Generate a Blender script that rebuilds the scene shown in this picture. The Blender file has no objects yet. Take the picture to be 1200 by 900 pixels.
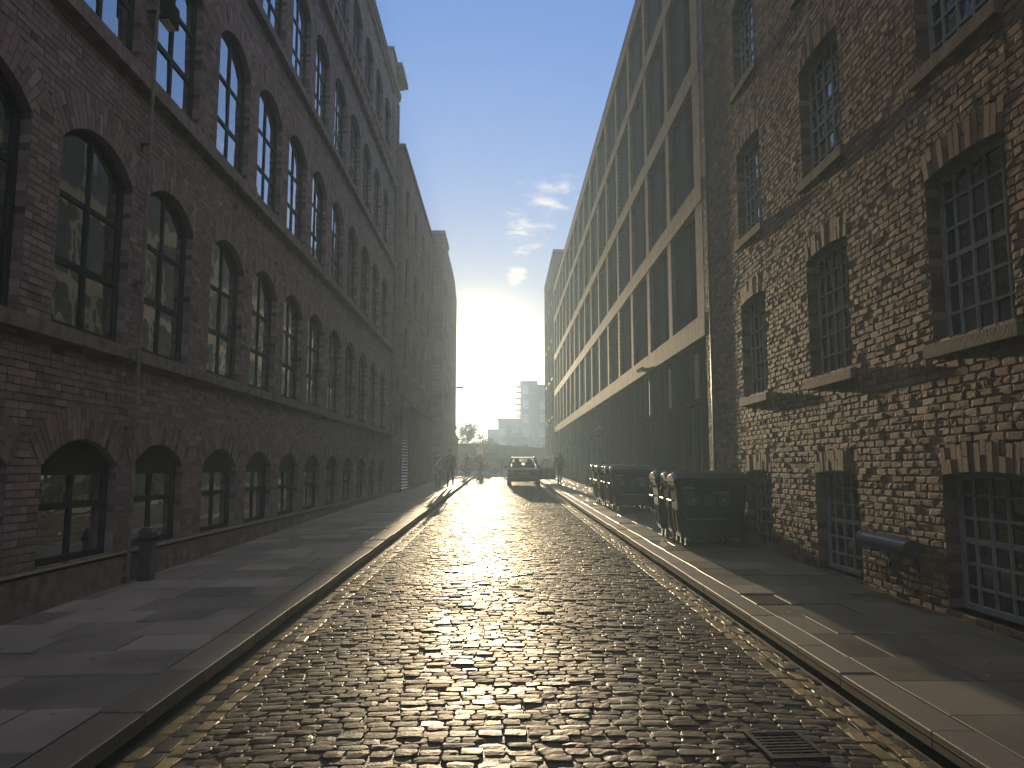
import bpy, bmesh, math, random
import numpy as np
from mathutils import Vector, Matrix, Quaternion
random.seed(7)
R = np.random.RandomState(11)
S = bpy.context.scene
COL = S.collection
rad = math.radians

# ------------------------------------------------------------------ camera, light, exposure
F, HY, VX = 900.0, 548.0, 588.0
pitch = math.atan((HY - 450) / F)
yaw = math.atan((600 - VX) / F * math.cos(pitch))
cam_d = bpy.data.cameras.new('camera')
cam_d.sensor_width = 36.0
cam_d.lens = 36.0 * F / 1200.0
cam_d.clip_start = 0.05
cam_d.clip_end = 3000
cam = bpy.data.objects.new('camera', cam_d)
COL.objects.link(cam)
cam.location = (0, 0, 1.6)
cam.rotation_euler = (math.pi / 2 + pitch, 0, -yaw)
S.camera = cam

SUN_AZ, SUN_EL = -1.75, 6.8          # degrees, azimuth from the street axis (+Y), elevation
W = bpy.data.worlds.new('World')
S.world = W
W.use_nodes = True
SKY_STRENGTH = 0.112
SUN_STRENGTH = 2.1
EXPOSURE = 2.12
SHOULDER = 1.05
AUREOLE = [(0.062, (11, 8.8, 4.8)), (0.15, (0.62, 0.42, 0.03))]
S.view_settings.view_transform = 'Standard'
S.view_settings.look = 'None'
S.view_settings.exposure = EXPOSURE
S.view_settings.gamma = 1
S.view_settings.use_curve_mapping = False


def world_nodes():
    nt = W.node_tree
    nt.nodes.clear()
    N = nt.nodes.new
    L = nt.links.new
    out = N('ShaderNodeOutputWorld')
    bg = N('ShaderNodeBackground')
    bg.inputs['Strength'].default_value = SKY_STRENGTH
    sky = N('ShaderNodeTexSky')
    sky.sky_type = 'NISHITA'
    sky.sun_disc = False
    sky.sun_elevation = rad(SUN_EL)
    sky.sun_rotation = rad(SUN_AZ)
    sky.air_density = 1.0
    sky.dust_density = 0.3
    sky.ozone_density = 4.4
    tc = N('ShaderNodeTexCoord')
    # thin broken clouds low over the end of the street and to the west
    nrm = N('ShaderNodeVectorMath'); nrm.operation = 'NORMALIZE'
    L(tc.outputs['Generated'], nrm.inputs[0])
    sep = N('ShaderNodeSeparateXYZ')
    L(nrm.outputs[0], sep.inputs[0])
    zc = N('ShaderNodeMath'); zc.operation = 'MAXIMUM'; zc.inputs[1].default_value = 0.03
    L(sep.outputs['Z'], zc.inputs[0])
    zz = N('ShaderNodeMath'); zz.operation = 'ADD'; zz.inputs[1].default_value = 0.06
    L(zc.outputs[0], zz.inputs[0])
    dv = N('ShaderNodeCombineXYZ')
    for k, a, st in (('X', 'X', 1.0), ('Y', 'Y', 1.0)):
        m = N('ShaderNodeMath'); m.operation = 'DIVIDE'
        L(sep.outputs[a], m.inputs[0]); L(zz.outputs[0], m.inputs[1])
        L(m.outputs[0], dv.inputs[k])
    noi = N('ShaderNodeTexNoise')
    noi.inputs['Scale'].default_value = 7.0
    noi.inputs['Detail'].default_value = 9
    noi.inputs['Roughness'].default_value = 0.62
    noi.inputs['Distortion'].default_value = 0.3
    L(dv.outputs[0], noi.inputs['Vector'])
    total = None
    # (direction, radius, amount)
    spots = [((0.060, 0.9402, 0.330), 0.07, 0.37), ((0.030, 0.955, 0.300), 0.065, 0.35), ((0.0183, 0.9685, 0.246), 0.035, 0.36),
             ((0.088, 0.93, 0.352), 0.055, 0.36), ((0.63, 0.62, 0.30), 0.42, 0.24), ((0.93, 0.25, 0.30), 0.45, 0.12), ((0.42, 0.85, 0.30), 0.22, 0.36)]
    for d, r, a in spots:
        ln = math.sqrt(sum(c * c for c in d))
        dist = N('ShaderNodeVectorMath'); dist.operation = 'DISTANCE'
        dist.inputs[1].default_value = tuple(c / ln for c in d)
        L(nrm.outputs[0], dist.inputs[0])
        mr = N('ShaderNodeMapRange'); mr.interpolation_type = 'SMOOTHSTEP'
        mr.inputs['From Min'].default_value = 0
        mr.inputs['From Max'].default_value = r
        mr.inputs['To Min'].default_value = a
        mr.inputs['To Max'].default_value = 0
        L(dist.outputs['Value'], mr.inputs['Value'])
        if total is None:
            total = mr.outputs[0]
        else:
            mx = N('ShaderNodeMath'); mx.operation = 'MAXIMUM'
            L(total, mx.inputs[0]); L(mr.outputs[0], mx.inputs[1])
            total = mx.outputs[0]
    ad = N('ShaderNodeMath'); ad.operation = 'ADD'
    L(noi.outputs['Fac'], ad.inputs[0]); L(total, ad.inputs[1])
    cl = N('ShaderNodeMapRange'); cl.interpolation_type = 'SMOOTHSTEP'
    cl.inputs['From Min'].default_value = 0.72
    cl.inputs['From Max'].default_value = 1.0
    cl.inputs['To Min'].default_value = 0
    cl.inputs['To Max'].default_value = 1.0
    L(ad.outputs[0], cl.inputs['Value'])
    # soft shoulder on the sky's range, and the bright aureole close round the low sun
    bw = N('ShaderNodeRGBToBW')
    L(sky.outputs[0], bw.inputs[0])
    den = N('ShaderNodeMath'); den.operation = 'MULTIPLY_ADD'; den.inputs[1].default_value = SHOULDER; den.inputs[2].default_value = 1.0
    L(bw.outputs[0], den.inputs[0])
    inv = N('ShaderNodeMath'); inv.operation = 'DIVIDE'; inv.inputs[0].default_value = 1.0
    L(den.outputs[0], inv.inputs[1])
    dv2 = N('ShaderNodeVectorMath'); dv2.operation = 'SCALE'
    L(sky.outputs[0], dv2.inputs[0]); L(inv.outputs[0], dv2.inputs['Scale'])
    tint = N('ShaderNodeVectorMath'); tint.operation = 'MULTIPLY'; tint.inputs[1].default_value = (1.06, 0.985, 1.12)
    L(dv2.outputs[0], tint.inputs[0])
    base = tint.outputs[0]
    sd = N('ShaderNodeVectorMath'); sd.operation = 'DISTANCE'
    sd.inputs[1].default_value = (math.sin(rad(SUN_AZ)) * math.cos(rad(SUN_EL)), math.cos(rad(SUN_AZ)) * math.cos(rad(SUN_EL)), math.sin(rad(SUN_EL)))
    L(nrm.outputs[0], sd.inputs[0])
    for width, col in AUREOLE:
        q = N('ShaderNodeMath'); q.operation = 'DIVIDE'; q.inputs[1].default_value = width
        L(sd.outputs['Value'], q.inputs[0])
        q2 = N('ShaderNodeMath'); q2.operation = 'POWER'; q2.inputs[1].default_value = 2.0
        L(q.outputs[0], q2.inputs[0])
        q3 = N('ShaderNodeMath'); q3.operation = 'MULTIPLY'; q3.inputs[1].default_value = -1
        L(q2.outputs[0], q3.inputs[0])
        q4 = N('ShaderNodeMath'); q4.operation = 'EXPONENT'
        L(q3.outputs[0], q4.inputs[0])
        c_ = N('ShaderNodeVectorMath'); c_.operation = 'SCALE'; c_.inputs[0].default_value = col
        L(q4.outputs[0], c_.inputs['Scale'])
        p_ = N('ShaderNodeVectorMath'); p_.operation = 'ADD'
        L(base, p_.inputs[0]); L(c_.outputs[0], p_.inputs[1])
        base = p_.outputs[0]
    warm = N('ShaderNodeMix'); warm.data_type = 'RGBA'; warm.blend_type = 'MULTIPLY'
    warm.inputs['Factor'].default_value = 1
    L(base, warm.inputs['A']); warm.inputs['B'].default_value = (1.2, 1.08, 0.92, 1)
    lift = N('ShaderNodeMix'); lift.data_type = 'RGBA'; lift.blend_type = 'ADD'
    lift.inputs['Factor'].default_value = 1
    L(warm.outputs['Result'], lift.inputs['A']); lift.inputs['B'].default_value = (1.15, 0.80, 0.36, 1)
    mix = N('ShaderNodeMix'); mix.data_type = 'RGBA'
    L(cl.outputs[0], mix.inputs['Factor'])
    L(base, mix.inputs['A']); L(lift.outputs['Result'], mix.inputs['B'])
    # broken bright cloud added out of view, overhead and behind, to lift the shade
    n3 = N('ShaderNodeTexNoise')
    n3.inputs['Scale'].default_value = 1.6
    n3.inputs['Detail'].default_value = 8
    n3.inputs['Roughness'].default_value = 0.6
    L(dv.outputs[0], n3.inputs['Vector'])
    dp = N('ShaderNodeVectorMath'); dp.operation = 'DOT_PRODUCT'; dp.inputs[1].default_value = (0.10, -0.14, 0.985)
    L(nrm.outputs[0], dp.inputs[0])
    reg = N('ShaderNodeMapRange'); reg.interpolation_type = 'SMOOTHSTEP'
    reg.inputs['From Min'].default_value = 0.52; reg.inputs['From Max'].default_value = 0.80
    reg.inputs['To Min'].default_value = -0.4; reg.inputs['To Max'].default_value = 0.16
    L(dp.outputs['Value'], reg.inputs['Value'])
    a3 = N('ShaderNodeMath'); a3.operation = 'ADD'
    L(n3.outputs['Fac'], a3.inputs[0]); L(reg.outputs[0], a3.inputs[1])
    c3 = N('ShaderNodeMapRange'); c3.interpolation_type = 'SMOOTHSTEP'
    c3.inputs['From Min'].default_value = 0.45; c3.inputs['From Max'].default_value = 0.66
    L(a3.outputs[0], c3.inputs['Value'])
    m3 = N('ShaderNodeMix'); m3.data_type = 'RGBA'
    L(c3.outputs[0], m3.inputs['Factor']); L(mix.outputs['Result'], m3.inputs['A']); m3.inputs['B'].default_value = (2.5, 2.42, 2.35, 1)
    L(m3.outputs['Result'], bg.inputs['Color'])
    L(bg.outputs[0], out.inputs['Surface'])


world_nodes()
sun_d = bpy.data.lights.new('sun', 'SUN')
sun_d.energy = SUN_STRENGTH
sun_d.angle = rad(0.5)
sun_d.color = (1.0, 0.77, 0.47)
sun = bpy.data.objects.new('sun', sun_d)
COL.objects.link(sun)
sdir = Vector((math.sin(rad(SUN_AZ)) * math.cos(rad(SUN_EL)), math.cos(rad(SUN_AZ)) * math.cos(rad(SUN_EL)), math.sin(rad(SUN_EL))))
sun.rotation_euler = sdir.to_track_quat('Z', 'Y').to_euler()
sun.location = (0, 0, 60)
try:
    S.cycles.use_denoising = True
    S.cycles.max_bounces = 8
    S.cycles.volume_bounces = 1
    S.cycles.sample_clamp_indirect = 6
except Exception:
    pass

HAZE_DENSITY = 0.0020
HAZE_ANISO = 0.50

# ------------------------------------------------------------------ materials
def new_mat(name):
    m = bpy.data.materials.new(name)
    m.use_nodes = True
    nt = m.node_tree
    return m, nt, nt.nodes['Principled BSDF'], nt.nodes.new, nt.links.new


def ramp(N, stops):
    r = N('ShaderNodeValToRGB')
    e = r.color_ramp.elements
    while len(e) < len(stops):
        e.new(0.5)
    for el, (p, c) in zip(e, stops):
        el.position = p
        el.color = (c[0], c[1], c[2], 1)
    return r


def mat(name, base, rough=0.6, metal=0.0, var=0.25, nscale=6.0, bump=0.0, bscale=40.0, spec=0.5, coat=0.0, rvar=0.1, attr=False, obj_coords=True):
    """A plain surface with uneven tone, uneven gloss and fine relief."""
    m, nt, p, N, L = new_mat(name)
    tc = N('ShaderNodeTexCoord')
    n = N('ShaderNodeTexNoise')
    n.inputs['Scale'].default_value = nscale
    n.inputs['Detail'].default_value = 6
    n.inputs['Roughness'].default_value = 0.6
    L(tc.outputs['Object'], n.inputs['Vector'])
    lo = [c * (1 - var) for c in base]
    hi = [min(1, c * (1 + var)) for c in base]
    r = ramp(N, [(0.3, lo), (0.7, hi)])
    src = n.outputs['Fac']
    if attr:
        a = N('ShaderNodeAttribute'); a.attribute_name = 'rnd'
        mm = N('ShaderNodeMath'); mm.operation = 'MULTIPLY_ADD'
        mm.inputs[1].default_value = 0.5
        L(a.outputs['Fac'], mm.inputs[0])
        h = N('ShaderNodeMath'); h.operation = 'MULTIPLY'; h.inputs[1].default_value = 0.5
        L(n.outputs['Fac'], h.inputs[0]); L(h.outputs[0], mm.inputs[2])
        src = mm.outputs[0]
    L(src, r.inputs[0])
    L(r.outputs[0], p.inputs['Base Color'])
    mr = N('ShaderNodeMapRange')
    mr.inputs['To Min'].default_value = max(0.01, rough - rvar)
    mr.inputs['To Max'].default_value = min(1, rough + rvar)
    L(n.outputs['Fac'], mr.inputs['Value'])
    L(mr.outputs[0], p.inputs['Roughness'])
    p.inputs['Metallic'].default_value = metal
    p.inputs['Specular IOR Level'].default_value = spec
    p.inputs['Coat Weight'].default_value = coat
    if bump:
        b = N('ShaderNodeBump')
        b.inputs['Strength'].default_value = bump
        b.inputs['Distance'].default_value = 0.01
        n2 = N('ShaderNodeTexNoise')
        n2.inputs['Scale'].default_value = bscale
        n2.inputs['Detail'].default_value = 5
        L(tc.outputs['Object'], n2.inputs['Vector'])
        L(n2.outputs['Fac'], b.inputs['Height'])
        L(b.outputs[0], p.inputs['Normal'])
    return m


def brick_mat(name, stops, bump=0.5, rough=0.8, dirt=(0.06, 0.052, 0.048), spec=0.03):
    m, nt, p, N, L = new_mat(name)
    tc = N('ShaderNodeTexCoord')
    a = N('ShaderNodeAttribute'); a.attribute_name = 'rnd'
    n = N('ShaderNodeTexNoise'); n.inputs['Scale'].default_value = 26; n.inputs['Detail'].default_value = 7; n.inputs['Roughness'].default_value = 0.65
    L(tc.outputs['Object'], n.inputs['Vector'])
    mm = N('ShaderNodeMath'); mm.operation = 'MULTIPLY_ADD'; mm.inputs[1].default_value = 0.34
    ms = N('ShaderNodeMath'); ms.operation = 'SUBTRACT'; ms.inputs[1].default_value = 0.5
    L(n.outputs['Fac'], ms.inputs[0]); L(ms.outputs[0], mm.inputs[0]); L(a.outputs['Fac'], mm.inputs[2])
    r = ramp(N, stops)
    L(mm.outputs[0], r.inputs[0])
    big = N('ShaderNodeTexNoise'); big.inputs['Scale'].default_value = 0.55; big.inputs['Detail'].default_value = 8; big.inputs['Roughness'].default_value = 0.7
    L(tc.outputs['Object'], big.inputs['Vector'])
    dr = N('ShaderNodeMapRange'); dr.inputs['From Min'].default_value = 0.45; dr.inputs['From Max'].default_value = 0.75
    dr.inputs['To Max'].default_value = 0.45
    L(big.outputs['Fac'], dr.inputs['Value'])
    mx = N('ShaderNodeMix'); mx.data_type = 'RGBA'
    L(dr.outputs[0], mx.inputs['Factor']); L(r.outputs[0], mx.inputs['A']); mx.inputs['B'].default_value = (*dirt, 1)
    L(mx.outputs['Result'], p.inputs['Base Color'])
    p.inputs['Roughness'].default_value = rough
    p.inputs['Specular IOR Level'].default_value = spec
    b = N('ShaderNodeBump'); b.inputs['Strength'].default_value = bump; b.inputs['Distance'].default_value = 0.008
    n2 = N('ShaderNodeTexNoise'); n2.inputs['Scale'].default_value = 60; n2.inputs['Detail'].default_value = 6
    L(tc.outputs['Object'], n2.inputs['Vector'])
    L(n2.outputs['Fac'], b.inputs['Height']); L(b.outputs[0], p.inputs['Normal'])
    return m


def pattern_brick_mat(name, c1, c2, mortar, axis='YZ', bw=0.225, bh=0.075, bump=0.6, rough=0.8, spec=0.0):
    """Brickwork as texture, for walls too far off to need single bricks."""
    m, nt, p, N, L = new_mat(name)
    tc = N('ShaderNodeTexCoord')
    sp = N('ShaderNodeSeparateXYZ'); L(tc.outputs['Object'], sp.inputs[0])
    cb = N('ShaderNodeCombineXYZ')
    L(sp.outputs[axis[0]], cb.inputs['X']); L(sp.outputs[axis[1]], cb.inputs['Y'])
    bt = N('ShaderNodeTexBrick')
    bt.inputs['Scale'].default_value = 1
    bt.inputs['Brick Width'].default_value = bw
    bt.inputs['Row Height'].default_value = bh
    bt.inputs['Mortar Size'].default_value = 0.006
    bt.inputs['Color1'].default_value = (*c1, 1)
    bt.inputs['Color2'].default_value = (*c2, 1)
    bt.inputs['Mortar'].default_value = (*mortar, 1)
    L(cb.outputs[0], bt.inputs['Vector'])
    n = N('ShaderNodeTexNoise'); n.inputs['Scale'].default_value = 1.3; n.inputs['Detail'].default_value = 8
    L(tc.outputs['Object'], n.inputs['Vector'])
    mr = N('ShaderNodeMapRange'); mr.inputs['To Min'].default_value = 0.55; mr.inputs['To Max'].default_value = 1.4
    L(n.outputs['Fac'], mr.inputs['Value'])
    mx = N('ShaderNodeMix'); mx.data_type = 'RGBA'; mx.blend_type = 'MULTIPLY'; mx.inputs['Factor'].default_value = 1
    L(bt.outputs['Color'], mx.inputs['A']); L(mr.outputs[0], mx.inputs['B'])
    L(mx.outputs['Result'], p.inputs['Base Color'])
    p.inputs['Roughness'].default_value = rough
    p.inputs['Specular IOR Level'].default_value = spec
    n2 = N('ShaderNodeTexNoise'); n2.inputs['Scale'].default_value = 45; n2.inputs['Detail'].default_value = 5
    L(tc.outputs['Object'], n2.inputs['Vector'])
    ad = N('ShaderNodeMath'); ad.operation = 'MULTIPLY_ADD'; ad.inputs[1].default_value = -1.0
    L(bt.outputs['Fac'], ad.inputs[0]); L(n2.outputs['Fac'], ad.inputs[2])
    b = N('ShaderNodeBump'); b.inputs['Strength'].default_value = bump; b.inputs['Distance'].default_value = 0.01
    L(ad.outputs[0], b.inputs['Height']); L(b.outputs[0], p.inputs['Normal'])
    return m


def glass_mat(name, tint=(0.012, 0.016, 0.016), wave=0.10, scale=2.4, rough=0.015, ior=3.1):
    m, nt, p, N, L = new_mat(name)
    p.inputs['Base Color'].default_value = (*tint, 1)
    p.inputs['Roughness'].default_value = rough
    p.inputs['IOR'].default_value = ior
    if ior > 3:
        p.inputs['Coat Weight'].default_value = 1.0
        p.inputs['Coat IOR'].default_value = 2.9
        p.inputs['Coat Roughness'].default_value = 0.01
    g = N('ShaderNodeNewGeometry')
    n = N('ShaderNodeTexNoise'); n.inputs['Scale'].default_value = scale; n.inputs['Detail'].default_value = 1.5
    L(g.outputs['Position'], n.inputs['Vector'])
    b = N('ShaderNodeBump'); b.inputs['Strength'].default_value = wave; b.inputs['Distance'].default_value = 0.05
    L(n.outputs['Fac'], b.inputs['Height']); L(b.outputs[0], p.inputs['Normal']); L(b.outputs[0], p.inputs['Coat Normal'])
    return m


def clear_glass(name):
    m, nt, p, N, L = new_mat(name)
    p.inputs['Base Color'].default_value = (0.5, 0.56, 0.56, 1)
    p.inputs['Roughness'].default_value = 0.02
    p.inputs['Transmission Weight'].default_value = 1.0
    p.inputs['IOR'].default_value = 1.1
    return m


def stone_road_mat():
    m, nt, p, N, L = new_mat('wet_granite_setts')
    tc = N('ShaderNodeTexCoord')
    a = N('ShaderNodeAttribute'); a.attribute_name = 'rnd'
    n = N('ShaderNodeTexNoise'); n.inputs['Scale'].default_value = 55; n.inputs['Detail'].default_value = 6
    L(tc.outputs['Object'], n.inputs['Vector'])
    mm = N('ShaderNodeMath'); mm.operation = 'MULTIPLY_ADD'; mm.inputs[1].default_value = 0.6
    ms = N('ShaderNodeMath'); ms.operation = 'SUBTRACT'; ms.inputs[1].default_value = 0.5
    L(n.outputs['Fac'], ms.inputs[0]); L(ms.outputs[0], mm.inputs[0]); L(a.outputs['Fac'], mm.inputs[2])
    r = ramp(N, [(0.0, (0.03, 0.027, 0.024)), (0.4, (0.055, 0.049, 0.041)), (0.75, (0.085, 0.075, 0.06)), (1.0, (0.12, 0.105, 0.083))])
    L(mm.outputs[0], r.inputs[0]); L(r.outputs[0], p.inputs['Base Color'])
    big = N('ShaderNodeTexNoise'); big.inputs['Scale'].default_value = 0.8; big.inputs['Detail'].default_value = 5
    L(tc.outputs['Object'], big.inputs['Vector'])
    sm = N('ShaderNodeMath'); sm.operation = 'ADD'
    L(big.outputs['Fac'], sm.inputs[0]); L(mm.outputs[0], sm.inputs[1])
    mr = N('ShaderNodeMapRange'); mr.inputs['From Min'].default_value = 0.5; mr.inputs['From Max'].default_value = 1.5
    mr.inputs['To Min'].default_value = 0.40; mr.inputs['To Max'].default_value = 0.70
    L(sm.outputs[0], mr.inputs['Value']); L(mr.outputs[0], p.inputs['Roughness'])
    p.inputs['IOR'].default_value = 1.5
    p.inputs['Specular IOR Level'].default_value = 0.05
    n2 = N('ShaderNodeTexNoise'); n2.inputs['Scale'].default_value = 48; n2.inputs['Detail'].default_value = 6; n2.inputs['Roughness'].default_value = 0.62
    L(tc.outputs['Object'], n2.inputs['Vector'])
    b = N('ShaderNodeBump'); b.inputs['Strength'].default_value = 0.55; b.inputs['Distance'].default_value = 0.006
    L(n2.outputs['Fac'], b.inputs['Height']); L(b.outputs[0], p.inputs['Normal'])
    return m


def paving_mat(name, lo, hi, r0=0.28, r1=0.6):
    m, nt, p, N, L = new_mat(name)
    tc = N('ShaderNodeTexCoord')
    a = N('ShaderNodeAttribute'); a.attribute_name = 'rnd'
    n = N('ShaderNodeTexNoise'); n.inputs['Scale'].default_value = 1.7; n.inputs['Detail'].default_value = 9; n.inputs['Roughness'].default_value = 0.65
    L(tc.outputs['Object'], n.inputs['Vector'])
    mm = N('ShaderNodeMath'); mm.operation = 'MULTIPLY_ADD'; mm.inputs[1].default_value = 1.5
    ms = N('ShaderNodeMath'); ms.operation = 'SUBTRACT'; ms.inputs[1].default_value = 0.5
    L(n.outputs['Fac'], ms.inputs[0]); L(ms.outputs[0], mm.inputs[0]); L(a.outputs['Fac'], mm.inputs[2])
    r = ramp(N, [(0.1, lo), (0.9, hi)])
    L(mm.outputs[0], r.inputs[0])
    # trodden gum and drip spots
    vo = N('ShaderNodeTexVoronoi'); vo.inputs['Scale'].default_value = 3.4
    L(tc.outputs['Object'], vo.inputs['Vector'])
    sp = N('ShaderNodeMapRange'); sp.inputs['From Min'].default_value = 0.05; sp.inputs['From Max'].default_value = 0.10
    sp.inputs['To Min'].default_value = 0.35; sp.inputs['To Max'].default_value = 1.0
    L(vo.outputs['Distance'], sp.inputs['Value'])
    ml = N('ShaderNodeMix'); ml.data_type = 'RGBA'; ml.blend_type = 'MULTIPLY'; ml.inputs['Factor'].default_value = 1
    L(r.outputs[0], ml.inputs['A']); L(sp.outputs[0], ml.inputs['B']); L(ml.outputs['Result'], p.inputs['Base Color'])
    mr = N('ShaderNodeMapRange'); mr.inputs['To Min'].default_value = r0; mr.inputs['To Max'].default_value = r1
    L(mm.outputs[0], mr.inputs['Value']); L(mr.outputs[0], p.inputs['Roughness'])
    n2 = N('ShaderNodeTexNoise'); n2.inputs['Scale'].default_value = 90; n2.inputs['Detail'].default_value = 4
    L(tc.outputs['Object'], n2.inputs['Vector'])
    p.inputs['Specular IOR Level'].default_value = 0.12
    b = N('ShaderNodeBump'); b.inputs['Strength'].default_value = 0.25; b.inputs['Distance'].default_value = 0.004
    L(n2.outputs['Fac'], b.inputs['Height']); L(b.outputs[0], p.inputs['Normal'])
    return m


M = {}
M['setts'] = stone_road_mat()
M['joint'] = mat('dark_joint_grit', (0.045, 0.04, 0.034), 0.6, var=0.5, nscale=25, bump=1.0, bscale=90, rvar=0.25)
M['yellow'] = mat('worn_yellow_paint', (0.185, 0.14, 0.06), 0.5, spec=0.2, var=0.55, nscale=22, bump=0.4, bscale=80, rvar=0.12, attr=True)
M['kerb'] = mat('granite_kerb', (0.125, 0.11, 0.095), 0.6, spec=0.15, var=0.3, nscale=30, bump=0.35, bscale=110, rvar=0.12, attr=True)
M['paving'] = paving_mat('york_stone_paving', (0.10, 0.09, 0.086), (0.21, 0.188, 0.175), 0.42, 0.75)
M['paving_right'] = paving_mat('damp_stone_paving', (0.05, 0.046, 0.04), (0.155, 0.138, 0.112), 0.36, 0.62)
M['asphalt'] = mat('asphalt', (0.05, 0.048, 0.045), 0.55, var=0.3, nscale=8, bump=0.4, bscale=150)
M['earth'] = mat('bare_ground', (0.06, 0.055, 0.045), 0.8, var=0.3, nscale=2)
M['brick_left'] = brick_mat('plum_red_brick', [(0.05, (0.09, 0.065, 0.064)), (0.3, (0.19, 0.142, 0.138)), (0.6, (0.27, 0.205, 0.198)), (0.85, (0.335, 0.265, 0.252)), (1.0, (0.40, 0.33, 0.30))], 0.35)
M['brick_right'] = brick_mat('old_brown_brick', [(0.0, (0.09, 0.055, 0.04)), (0.3, (0.125, 0.08, 0.056)), (0.6, (0.205, 0.14, 0.098)), (0.85, (0.27, 0.195, 0.137)), (1.0, (0.34, 0.265, 0.19))], 0.8, rough=0.74, spec=0.04)
M['mortar_left'] = mat('sooty_mortar', (0.21, 0.18, 0.17), 0.9, var=0.3, nscale=12, bump=0.5, bscale=60, spec=0.1)
M['mortar_right'] = mat('old_lime_mortar', (0.16, 0.125, 0.09), 0.9, var=0.4, nscale=10, bump=0.6, bscale=60, spec=0.1)
M['brick_plain_left'] = pattern_brick_mat('red_brick_wall', (0.23, 0.16, 0.15), (0.30, 0.213, 0.197), (0.18, 0.157, 0.148))
M['brick_plain_right'] = pattern_brick_mat('brown_brick_wall', (0.16, 0.10, 0.066), (0.25, 0.15, 0.10), (0.13, 0.11, 0.09))
M['brick_far'] = pattern_brick_mat('dark_red_brick_wall', (0.20, 0.13, 0.12), (0.26, 0.17, 0.155), (0.15, 0.13, 0.12))
M['brick_buff'] = pattern_brick_mat('buff_brick', (0.115, 0.095, 0.07), (0.155, 0.127, 0.095), (0.08, 0.068, 0.056), bw=0.225, bh=0.075, bump=0.5, spec=0.05)
M['brick_buff_upright'] = pattern_brick_mat('buff_brick_on_end', (0.11, 0.09, 0.066), (0.165, 0.135, 0.10), (0.05, 0.045, 0.037), axis='ZY', bw=0.45, bh=0.09, bump=0.55, spec=0.05)
M['brick_end_x'] = pattern_brick_mat('brown_brick_end_wall', (0.12, 0.085, 0.065), (0.17, 0.115, 0.085), (0.09, 0.075, 0.065), axis='XZ')
M['stone'] = mat('weathered_sandstone', (0.15, 0.125, 0.095), 0.75, var=0.35, nscale=7, bump=0.5, bscale=45, spec=0.04)
M['stone_dark'] = mat('sooty_sandstone', (0.20, 0.165, 0.15), 0.7, var=0.35, nscale=7, bump=0.5, bscale=45, spec=0.04)
M['window_dark'] = mat('dark_window_paint', (0.03, 0.035, 0.036), 0.6, var=0.2, spec=0.15)
M['window_grey'] = mat('blue_grey_window_paint', (0.27, 0.29, 0.285), 0.7, var=0.2, bump=0.2, spec=0.05)
M['glass'] = glass_mat('old_window_glass')
M['glass_small'] = glass_mat('small_pane_glass', wave=0.10, scale=3.0, ior=1.9)
M['glass_new'] = glass_mat('modern_window_glass', (0.010, 0.014, 0.018), wave=0.02, scale=0.8, ior=1.4)
M['clear'] = clear_glass('car_glass')
M['metal_dark'] = mat('charcoal_metal', (0.025, 0.027, 0.029), 0.7, metal=0.0, var=0.2, spec=0.0)
M['metal_panel'] = mat('blue_grey_metal_panel', (0.022, 0.03, 0.038), 0.55, metal=0.0, spec=0.02, var=0.18, nscale=2)
M['iron'] = mat('cast_iron', (0.04, 0.038, 0.036), 0.42, metal=0.6, var=0.3, nscale=30, bump=0.3)
M['pipe'] = mat('painted_drainpipe', (0.06, 0.062, 0.064), 0.32, var=0.25, nscale=20)
M['steel'] = mat('brushed_steel', (0.42, 0.43, 0.43), 0.26, metal=1.0, var=0.2, nscale=20)
M['lead'] = mat('roof_lead', (0.10, 0.105, 0.11), 0.5, var=0.3)
M['bin'] = mat('black_bin_plastic', (0.010, 0.011, 0.012), 0.40, var=0.35, nscale=14, bump=0.15, bscale=120, rvar=0.08)
M['bin_lid'] = mat('black_bin_lid_plastic', (0.012, 0.013, 0.014), 0.34, var=0.3, nscale=10, bump=0.1)
M['bin_lid_blue'] = mat('dark_violet_bin_lid', (0.028, 0.022, 0.06), 0.34, var=0.3, nscale=10)
M['rubber'] = mat('black_rubber', (0.02, 0.02, 0.02), 0.7)
M['sticker'] = mat('faded_grey_print', (0.20, 0.22, 0.22), 0.5, var=0.3, nscale=40)
M['car'] = mat('dark_blue_car_paint', (0.014, 0.018, 0.024), 0.3, metal=0.0, coat=1.0, var=0.15)
M['car_red'] = mat('dark_red_car_paint', (0.16, 0.012, 0.014), 0.28, coat=1.0, var=0.15)
M['car_black'] = mat('black_car_paint', (0.015, 0.015, 0.017), 0.25, coat=1.0, var=0.15)
M['chrome'] = mat('chrome', (0.7, 0.7, 0.7), 0.12, metal=1.0, var=0.05)
M['plate'] = mat('yellow_number_plate', (0.6, 0.45, 0.06), 0.4)
M['tail'] = mat('red_lamp_lens', (0.3, 0.012, 0.01), 0.18, var=0.1)
M['skin'] = mat('skin', (0.42, 0.25, 0.18), 0.5, var=0.08)
M['hair'] = mat('dark_brown_hair', (0.03, 0.02, 0.014), 0.5)
M['hair_fair'] = mat('fair_hair', (0.42, 0.33, 0.2), 0.5)
M['cloth_dark'] = mat('dark_coat_cloth', (0.022, 0.024, 0.03), 0.85, bump=0.3, bscale=200)
M['cloth_grey'] = mat('grey_coat_cloth', (0.07, 0.075, 0.08), 0.85, bump=0.3, bscale=200)
M['cloth_red'] = mat('red_jacket_cloth', (0.28, 0.03, 0.03), 0.8, bump=0.3, bscale=200)
M['denim'] = mat('dark_denim', (0.025, 0.035, 0.06), 0.85)
M['shoe'] = mat('shoe_leather', (0.02, 0.018, 0.016), 0.5)
M['strap'] = mat('pale_strap', (0.7, 0.68, 0.62), 0.5)
M['door_green'] = mat('green_gate_paint', (0.05, 0.15, 0.09), 0.5, var=0.2)
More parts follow.
